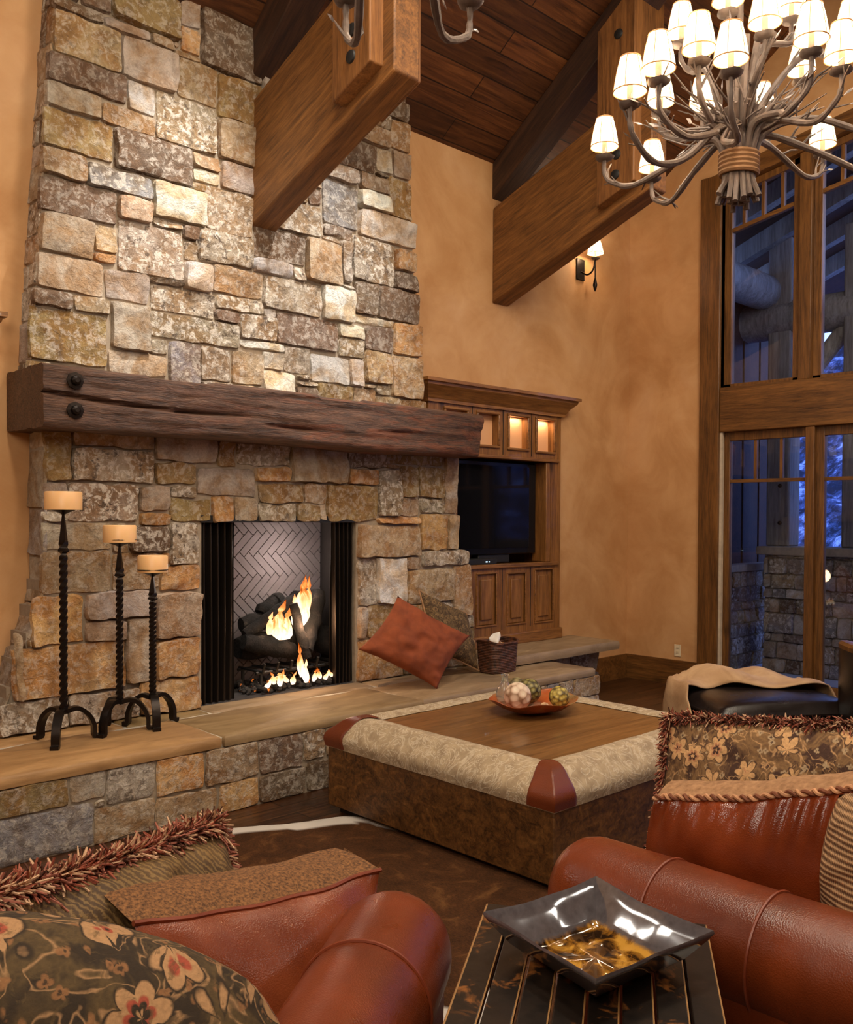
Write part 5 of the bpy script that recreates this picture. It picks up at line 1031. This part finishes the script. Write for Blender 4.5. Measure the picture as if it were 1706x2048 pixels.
thr = NT('beige_throw'); v = thr.coord(); n1 = thr.noise(v, 5, 4, .6, .8); thr.col(thr.ramp(n1, [(.3, lin(168, 130, 92)), (.7, lin(204, 168, 128))])); thr.rough(.9); thr.bump(thr.noise(v, 70, 3), .3, .004); 0
def throw(a, b):
    # a across the ottoman's length, b from the near edge over the far side
    x = -.80+1.50*a; y = .06+.10*math.sin(a*6.0)-.16*max(0, .35-a)*2+b*.60
    hx = max(0, abs(x)-.60); hy = max(0, y-.44)
    z = .455+.022*math.sin(a*17+b*4)+.035*noise.noise(V((a*5, b*4, 2)))+.085*math.exp(-((a-.42)/.28)**2)*min(1, b*3)
    xx = max(-.64-.10*min(1, hx*2), min(.64, x)) if hx else x
    z -= 1.5*hx+1.5*hy; z = max(.02, z); yy = min(y, .47+.02*math.sin(a*20))
    return rp(xx, yy-.30*min(1, hx*4), z)
tw_ = MB().grid(throw, 60, 26).build('throw_blanket', thr.m, smooth=True, angle=180, solid=.008)
tag(tw_, 'beige suede throw crumpled over the black leather ottoman', 'blanket')
ch = thing('leather_chair', 'dark leather chair back with wooden edge cut off by the right side of the picture', 'chair', (6.35, 2.1, 0))
Rc = Matrix.Translation((6.28, 2.10, 0)) @ Matrix.Rotation(math.radians(38), 4, 'Z')
def cb(a, b, off):
    th = -.95+1.9*a; r = .36+off; return Rc @ V((r*math.sin(th), r*math.cos(th)-.0, .28+.50*b*(1-.10*(2*a-1)**2)))
mb = MB(); mb.grid(lambda a, b: cb(a, b, 0), 20, 8).grid(lambda a, b: cb(a, b, .06), 20, 8); mb.build('backrest', dkl, ch, smooth=True, angle=60)
MB().tube([cb(0, b/6, .03) for b in range(7)]+[cb(a/20, 1, .03) for a in range(21)]+[cb(1, 1-b/6, .03) for b in range(7)], .034, 8).build('back_frame', MAT['frame_v'], ch, smooth=True)
MB().box((-.33, -.42, .30), (.33, .26, .45), Rc).build('seat', dkl, ch, bevel=.04, seg=3)
for sx in (-.3, .3):
    for sy in (-.32, .28): MB().tube([Rc @ V((sx, sy, 0)), Rc @ V((sx, sy, .3))], [.018, .028], 8).build('leg', MAT['frame_v'], ch)

# ------------------------------------------------------------------ leather seating
cog = leather('cognac_leather', lin(90, 36, 13), lin(128, 56, 24), .30)
cogp = plain('cognac_piping', lin(124, 54, 28), .4)
def sofa(name, label, cat, P0, f, width, depth, az=.50, ar=.15, front=.0, seat_z=.45, back_top=.80, rings=(.30, .62)):
    """P0 = floor point under the near arm's front tip; f = facing direction; other arm lies to the left of f"""
    f = V((f[0], f[1], 0)).normalized(); l = V((-f.y, f.x, 0)); P0 = V((P0[0], P0[1], 0)); root = thing(name, label, cat, P0)
    def Q(s, t, z): return P0-f*s+l*t+V((0, 0, z))
    for t0 in (0, width):
        n = 20; mb = MB(); c = 28; vs = []
        L_ = [(0.0, .0), (.004, .45), (.02, .78), (.05, .93), (.09, 1)]+[(.09+(depth-.09)*i/16, 1) for i in range(1, 17)]
        for s_, rr in L_:
            for q in range(c):
                a = 2*PI*q/c; r = ar*rr*(1+.012*noise.noise(V((s_*5, a*2, t0))))
                # roll above, blending down
                vs.append(Q(s_, t0+r*math.cos(a), az+r*math.sin(a)))
        m = len(L_)
        mb.add(vs, [(j*c+q, j*c+(q+1) % c, (j+1)*c+(q+1) % c, (j+1)*c+q) for j in range(m-1) for q in range(c)])
        arm = mb.build('arm', cog, root, smooth=True, angle=180)
        pn = MB(); pn.add([Q(.05, t0-ar*.8, .08), Q(.05, t0+ar*.8, .08), Q(depth, t0+ar*.8, .08), Q(depth, t0-ar*.8, .08), Q(.05, t0-ar*.86, az), Q(.05, t0+ar*.86, az), Q(depth, t0+ar*.86, az), Q(depth, t0-ar*.86, az)],
               [(0, 3, 2, 1), (4, 5, 6, 7), (0, 1, 5, 4), (1, 2, 6, 5), (2, 3, 7, 6), (3, 0, 4, 7)])
        pn.build('arm_panel', cog, root, bevel=.02, seg=3)
        for s_ in rings:
            MB().tube([Q(s_, t0+(ar+.001)*math.cos(2*PI*q/40), az+(ar+.001)*math.sin(2*PI*q/40)) for q in range(41)], .0045, 6).build('piping', cogp, arm, smooth=True)
    mb = MB(); mb.add([Q(.0, ar*.8, .1), Q(.0, width-ar*.8, .1), Q(depth, width-ar*.8, .1), Q(depth, ar*.8, .1), Q(.02, ar*.8, .3), Q(.02, width-ar*.8, .3), Q(depth, width-ar*.8, .3), Q(depth, ar*.8, .3)],
        [(0, 3, 2, 1), (4, 5, 6, 7), (0, 1, 5, 4), (1, 2, 6, 5), (2, 3, 7, 6), (3, 0, 4, 7)]); mb.build('base', cog, root, bevel=.02)
    mb = MB(); mb.grid(lambda a, b: Q(-.0+(depth-.15)*b, ar*.75+(width-ar*1.5)*a, .30+(seat_z-.30)*((1-abs(2*a-1)**8)*(1-abs(2*b-1)**8))**.3), 24, 24)
    mb.build('seat_cushion', cog, root, smooth=True, angle=180)
    mb = MB(); mb.grid(lambda a, b: Q(depth-.24+.26*(1-math.cos(b*PI))/2 if 1 else 0, -ar*.5+(width+ar)*a, seat_z-.05+(back_top-seat_z+.05)*math.sin(b*PI)**.5), 20, 16)
    mb.build('backrest', cog, root, smooth=True, angle=180)
    for s_, t in ((.06, -.08), (.06, width+.08), (depth-.06, -.08), (depth-.06, width+.08)): MB().tube([Q(s_, t, 0), Q(s_, t, .1)], [.025, .035], 8).build('leg', MAT['black'], root)
    return root, Q
_, QL = sofa('armchair', 'cognac leather armchair at lower left, its rolled arm beside the slatted table', 'armchair', (1.60, 1.76), (.82, .57), .86, .98, az=.51, ar=.152, rings=(.36,), back_top=.66, seat_z=.42)
_, QR = sofa('sofa', 'cognac leather sofa at lower right, its long rolled arm beside the slatted table', 'sofa', (2.20, 1.67), (0, 1), 0, 0) if 0 else (None, None)
def sofa_r():
    # the near arm is on the sofa's left-hand side seen from the camera, so mirror by building with the far arm first
    W2 = 1.5
    return sofa('sofa', 'cognac leather sofa at lower right, its long rolled arm beside the slatted table', 'sofa', (2.20+W2, 1.68), (0, 1), W2, 1.25, az=.515, ar=.155, rings=(.34, .64), back_top=.78, seat_z=.42)
_, QR = sofa_r()

# ------------------------------------------------------------------ slatted side table and bowl
k = NT('distressed_black_paint'); v = k.coord(); n1 = k.noise(v, 9, 5, .65, .6); n2 = k.noise(v, 30, 4, .6)
k.col(k.mix(k.ramp(n1, [(.57, (0, 0, 0, 1)), (.66, (.8, .8, .8, 1))]), k.ramp(n2, [(.3, lin(22, 17, 14)), (.7, lin(38, 29, 23))]), lin(150, 92, 42))); k.rough(.33); k.bump(n2, .15, .003); DIS = k.m
WORN = plain('worn_wood_edge', lin(160, 118, 70), .5)
e1 = V((-.83, -.56, 0)).normalized(); e2 = V((-e1.y*-1, 0, 0)); e2 = V((.56, -.83, 0)).normalized()
T0 = V((1.725, 1.575, 0)); TW, TL, TZ = .54, .62, .62
stt = thing('side_table', 'small black distressed slatted side table between the two leather seats', 'side table', T0+e1*.33+e2*.29)
def T(a, b, z): return T0+e2*a+e1*b+V((0, 0, z))
def bar(a0, a1, b0, b1, z0, z1): 
    return MB().add([T(a0, b0, z0), T(a1, b0, z0), T(a1, b1, z0), T(a0, b1, z0), T(a0, b0, z1), T(a1, b0, z1), T(a1, b1, z1), T(a0, b1, z1)], [(0, 3, 2, 1), (4, 5, 6, 7), (0, 1, 5, 4), (1, 2, 6, 5), (2, 3, 7, 6), (3, 0, 4, 7)])
ns = 8; sw = TW/ns
for i in range(ns):
    sl = bar(i*sw+.003, (i+1)*sw-.004, 0, TL, TZ-.022, TZ).build('slat', DIS, stt, bevel=.003)
    eg = MB(); eg.tube([T((i+1)*sw-.0045, .01, TZ-.0015), T((i+1)*sw-.0045, TL-.01, TZ-.0015)], .0022, 5)
    if i == 0: eg.tube([T(.0035, .004, TZ-.0015), T(.0035, TL-.01, TZ-.0015)], .0026, 5)
    eg.build('worn_edge', WORN, sl)
bar(.02, TW-.02, .03, .07, TZ-.07, TZ-.022).build('apron', DIS, stt); bar(.02, TW-.02, TL-.07, TL-.03, TZ-.07, TZ-.022).build('apron', DIS, stt)
bar(.02, .05, .03, TL-.03, TZ-.07, TZ-.022).build('apron', DIS, stt); bar(TW-.05, TW-.02, .03, TL-.03, TZ-.07, TZ-.022).build('apron', DIS, stt)
for a in (.02, TW-.065):
    for b in (.03, TL-.075): bar(a, a+.045, b, b+.045, 0, TZ-.022).build('leg', DIS, stt, bevel=.004)
Bc = V((1.66, 1.19, TZ)); bu = V((.81, .585, 0)).normalized(); bv = V((.585, -.81, 0)).normalized()
sb = thing('square_bowl', 'square gunmetal glazed bowl with golden brown pooled glaze on the slatted side table', 'bowl', Bc)
kq = NT('reactive_glaze'); v = kq.coord(); sx = kq.n('SeparateXYZ'); kq.l(v, sx.inputs[0]); n1 = kq.noise(v, 16, 5, .6, .6); n2 = kq.noise(v, 40, 4)
pool = kq.ramp(kq.math('ADD', sx.outputs[2], kq.math('MULTIPLY', n2, .016)), [(.028, (1, 1, 1, 1)), (.034, (0, 0, 0, 1))])
gold = kq.ramp(n1, [(.44, lin(34, 22, 12)), (.52, lin(120, 78, 26)), (.62, lin(196, 144, 58))])
kq.col(kq.mix(pool, kq.ramp(n2, [(.3, lin(76, 70, 72)), (.7, lin(96, 90, 92))]), gold)); kq.rough(.09); kq.b.inputs['Metallic'].default_value = 0; kq.b.inputs['Coat Weight'].default_value = 1; kq.b.inputs['Coat Roughness'].default_value = .05
def sqr(h, z, n=10, wav=0.0):
    """square ring with corners on the bu / bv axes, half diagonal h"""
    h *= .935
    cs = [bu*h, bv*h*.96, -bu*h, -bv*h*.96]; out = []
    for i in range(4):
        a, b = cs[i], cs[(i+1) % 4]
        for j in range(n):
            t = j/n; p = a.lerp(b, t); bow = math.sin(t*PI); p = p*(1-.05*bow); out.append(Bc+p+V((0, 0, z-wav*bow+.002*math.sin(i*9+t*11)*bow)))
    return out
BS = .935
lv = [sqr(.14, .002), sqr(.16, .004), sqr(.21, .032, wav=.002), sqr(.265, .078, wav=.004), sqr(.278, .092, wav=.006), sqr(.275, .098, wav=.006), sqr(.267, .094, wav=.006), sqr(.240, .068, wav=.003), sqr(.20, .034, wav=.001), sqr(.180, .020), sqr(.165, .015), sqr(.08, .013)]
m = len(lv[0]); mb = MB(); vs = [p for q in lv for p in q]; vs.append(Bc+V((0, 0, .016))); c_ = len(vs)-1
mb.add(vs, [(j*m+i, j*m+(i+1) % m, (j+1)*m+(i+1) % m, (j+1)*m+i) for j in range(len(lv)-1) for i in range(m)]+[((len(lv)-1)*m+i, (len(lv)-1)*m+(i+1) % m, c_) for i in range(m)]+[tuple(range(m-1, -1, -1))])
mb.build('bowl_body', kq.m, sb, smooth=True, angle=50)

# ------------------------------------------------------------------ seat cushions
def fringe(pts, out, parent, mats, n=900, L=(.03, .055), seed=0, w=.0022, up=0.0, spread=.9):
    """short loose strands along a line, in one mesh per yarn colour"""
    rnd = random.Random(seed); pts = [V(p) for p in pts]; seg = [(pts[i+1]-pts[i]).length for i in range(len(pts)-1)]; tot = sum(seg)
    mbs = [MB() for _ in mats]
    for q in range(n):
        t = rnd.random()*tot; i = 0
        while t > seg[i] and i < len(seg)-1: t -= seg[i]; i += 1
        p = pts[i].lerp(pts[i+1], min(1, t/seg[i])); d_ = (out if not callable(out) else out(i, p))
        d_ = (V(d_)+V((rnd.gauss(0, spread*.6), rnd.gauss(0, spread*.6), rnd.gauss(0, spread*.6)))).normalized(); l_ = rnd.uniform(*L)
        p = p+V((rnd.gauss(0, .004), rnd.gauss(0, .004), rnd.gauss(0, .004)))
        g_ = V((0, 0, -.35*l_)); ww = w*rnd.uniform(.7, 1.3)
        mbs[q % len(mats)].tube([p, p+d_*l_*.5, p+d_*l_+g_*.6], [ww, ww*1.1, ww*.6], 4, cap=False)
    for m_, mt_ in zip(mbs, mats): stuff(m_.build('fringe', mt_, parent))
Y1_, Y2_, Y3_, Y4_ = plain('brick_yarn', lin(146, 74, 52), .9), plain('cream_yarn', lin(208, 168, 132), .9), plain('brown_yarn', lin(82, 44, 28), .9), plain('rose_yarn', lin(170, 104, 84), .9)
YARN = [Y1_, Y2_, Y3_, Y4_, Y2_, Y4_]
kw = NT('woven_band'); v = kw.coord(); n1 = kw.noise(kw.coord((1, 1, 1)), 130, 4, .65, .2); kw.col(kw.ramp(n1, [(.36, lin(76, 48, 26)), (.64, lin(146, 100, 58))])); kw.rough(.9); kw.bump(n1, .5, .003)
redl = leather('russet_leather', lin(102, 43, 20), lin(148, 73, 39), .28)

# left armchair: leather cushion with woven edge band
o = thing('cushion', 'russet leather cushion with brown woven top edge leaning on the left armchair arm', 'cushion', (1.3, 1.85, .45))
tl, tr_, bl, br_ = V((.90, 1.83, .735)), V((1.615, 1.86, .655)), V((.98, 1.70, .40)), V((1.50, 1.78, .40))
def lc(a, b, t=0):
    p = (bl.lerp(br_, a)).lerp(tl.lerp(tr_, a), b); bul = (math.sin(a*PI)**.6)*(math.sin(min(1, b*.9+.1)*PI)**.6)
    sag = -.022*math.sin(a*PI)*b; wr_ = .006*noise.noise(V((a*5, b*3, 2)))+.004*math.sin(a*22+b*4)*max(0, b-.6)
    return p+V((0, -.075*bul-wr_*2, sag))
MB().grid(lc, 40, 28).build('leather_face', redl, o, smooth=True, angle=180)
def tb(a, b):
    p = lc(a, 1); q = p+V((-.03, .155, .055-.03*a)); r = p.lerp(q, b); return r+V((0, 0, .018*math.sin(b*PI)))*(math.sin(min(1, a*1.1)*PI)**.4 if a < .95 else .4)
MB().grid(tb, 40, 8).build('woven_band', kw.m, o, smooth=True, angle=180)
MB().grid(lambda a, b: tb(a, 1).lerp(lc(a, 0)+V((0, .16, 0)), b), 30, 8).build('back_face', kw.m, o, smooth=True, angle=180)
MB().grid(lambda a, b: lc(1, b).lerp(lc(1, b)+V((-.02, .13*math.sin(min(1, b+.2)*PI/2), .03)), a), 6, 14).build('side_gusset', kw.m, o, smooth=True, angle=180)
MB().tube([lc(a/40, 1)+V((0, -.002, 0)) for a in range(41)], .0065, 6).build('piping', cogp, o, smooth=True)

# left armchair: fringed green-brown cushion further back
o = thing('cushion', 'olive striped cushion edged with thick red and cream fringe in the left armchair', 'cushion', (1.0, 2.15, .45))
ks = NT('striped_velvet'); v = ks.coord((1, 1, 1), (0, 0, .5)); w1 = ks.n('TexWave'); ks.l(v, w1.inputs['Vector']); w1.inputs['Scale'].default_value = 26; w1.inputs['Distortion'].default_value = 9; w1.inputs['Detail'].default_value = 4; w1.inputs['Detail Roughness'].default_value = .7; w1.bands_direction = 'DIAGONAL'
n1 = ks.noise(v, 8, 4); ks.col(ks.mix(.55, ks.ramp(w1.outputs['Fac'], [(.2, lin(48, 32, 16)), (.6, lin(104, 78, 40)), (.95, lin(150, 120, 70))]), ks.ramp(n1, [(.3, lin(66, 44, 26)), (.7, lin(142, 108, 60))]))); ks.rough(.7); ks.bump(w1.outputs['Fac'], .3, .004)
cF = V((1.0, 1.98, .585)); UF = V((.36, .15, -.04)); WF = V((-.03, .09, .20))
_, PF = cushion(cF, UF, WF, .10, ks.m, 'cover', o, seed=5, wr=.012, pinch=.05)
pf = [PF(-1+2*i/30, 1, 1) for i in range(31)]
fringe(pf, V((-.1, -.45, .75)), o, YARN, 2600, (.04, .08), 1, .003)
fringe([PF(1, 1-2*i/16, 1) for i in range(17)], V((.6, -.3, -.1)), o, YARN, 1100, (.025, .05), 2, .003)

# left armchair: big medallion cushion nearest the camera
o = thing('cushion', 'large dark floral medallion tapestry cushion in the bottom left corner', 'cushion', (.7, 1.4, .45))
cushion((.62, 1.47, .625), V((.32, -.24, -.06)), V((-.05, .03, .32)), .19, TAP2, 'cover', o, seed=6, wr=.008, pinch=.0, rnd_=.7)

# right sofa: leather cushion with braided cord, floral fringed cushion, ribbed knit cushion
o = thing('cushion', 'glossy russet leather cushion gathered under a braided cord on the right sofa', 'cushion', (2.55, 1.3, .45))
redg = leather('glossy_russet_leather', lin(98, 38, 15), lin(140, 62, 28), .2)
TL_, TR_, BL_, BR_ = V((2.47, 1.555, .735)), V((2.50, .86, .925)), V((2.50, 1.60, .50)), V((2.50, .90, .45))
def rc(a, b):
    p = (BL_.lerp(BR_, a)).lerp(TL_.lerp(TR_, a), b); bul = (math.sin(min(1, a*.97+.03)*PI)**.55)*(math.sin(min(1, b*.92+.08)*PI)**.6)
    g_ = .010*math.sin(a*62+3*math.sin(a*9))*max(0, (b-.45)/.55)**1.5*(1 if b < .999 else .5)
    return p+V((-.085*bul-g_, 0, -.018*math.sin(a*PI)*b+.006*noise.noise(V((a*6, b*4, 7)))))
MB().grid(rc, 110, 34).build('leather_face', redg, o, smooth=True, angle=180)
kt = NT('tan_chenille'); v = kt.coord(); n1 = kt.noise(v, 50, 3); kt.col(kt.ramp(n1, [(.3, lin(136, 98, 66)), (.7, lin(176, 134, 96))])); kt.rough(.9); kt.bump(n1, .35, .003)
def rt_(a, b): p = rc(a, 1); return p+V((.11*b, .01*b, .022*math.sin(b*PI*.6)+.012*b))
MB().grid(rt_, 40, 6).build('chenille_back', kt.m, o, smooth=True, angle=180)
MB().grid(lambda a, b: rt_(a, 1).lerp(rc(a, 0)+V((.12, 0, 0)), b), 30, 8).build('back_face', kt.m, o, smooth=True, angle=180)
for ph in (0, PI):
    pts = []
    for i in range(221):
        a = i/220; p = rc(a, 1)+V((-.004, 0, .006)); th = a*62*PI/2+ph; pts.append(p+V((math.cos(th)*.006, 0, math.sin(th)*.006)))
    MB().tube(pts, .0058, 6).build('braided_cord', [Y2_, Y3_][0 if ph else 1] if 0 else (plain('cord_light', lin(196, 144, 104), .8) if ph else plain('cord_dark', lin(126, 74, 48), .8)), o, smooth=True)
o = thing('cushion', 'large floral tapestry cushion with red-brown fringe at the back of the right sofa', 'cushion', (2.85, 1.5, .45))
TAPF = tapestry('rose_tapestry', [lin(72, 46, 34), lin(140, 106, 68), lin(214, 168, 116), lin(188, 130, 92), lin(186, 160, 124)], 13, 1)
cR = V((2.86, 1.235, .70)); UR = V((.02, -.535, .065)); WR = V((.05, 0, .255))
_, PR = cushion(cR, UR, WR, .09, TAPF, 'cover', o, seed=8, wr=.006, pinch=.02)
S_ = 1 if PR(0, 0, 1).x < PR(0, 0, -1).x else -1
fringe([PR(-1+2*i/30, 1, S_)+V((-.01, 0, 0)) for i in range(31)], V((-.5, .0, .5)), o, [Y1_, Y3_, Y3_, Y4_, Y2_], 2000, (.022, .045), 5, .0024)
fringe([PR(-1, 1-2*i/20, S_) for i in range(21)], V((-.5, .35, -.2)), o, [Y4_, Y1_, Y2_, Y3_], 1000, (.018, .035), 6, .0024)
o = thing('cushion', 'tan ribbed knit cushion resting on the sofa arm at the right edge', 'cushion', (2.4, .9, .5))
kn = NT('ribbed_knit'); v = kn.coord((1, 1, 1), (.0, 0, 0)); w1 = kn.n('TexWave'); kn.l(v, w1.inputs['Vector']); w1.inputs['Scale'].default_value = 22; w1.bands_direction = 'Z'; w2 = kn.n('TexWave'); kn.l(v, w2.inputs['Vector']); w2.inputs['Scale'].default_value = 60; w2.bands_direction = 'Y'
h_ = kn.math('ADD', w1.outputs['Fac'], kn.math('MULTIPLY', w2.outputs['Fac'], .5)); kn.col(kn.ramp(h_, [(.2, lin(112, 80, 54)), (1.0, lin(186, 146, 106))])); kn.rough(.95); kn.bump(h_, .8, .006); 
cushion((2.45, .755, .70), V((.03, -.27, .02)), V((.03, .0, .225)), .13, kn.m, 'cover', o, seed=9, wr=.008, pinch=.0, rnd_=.5)
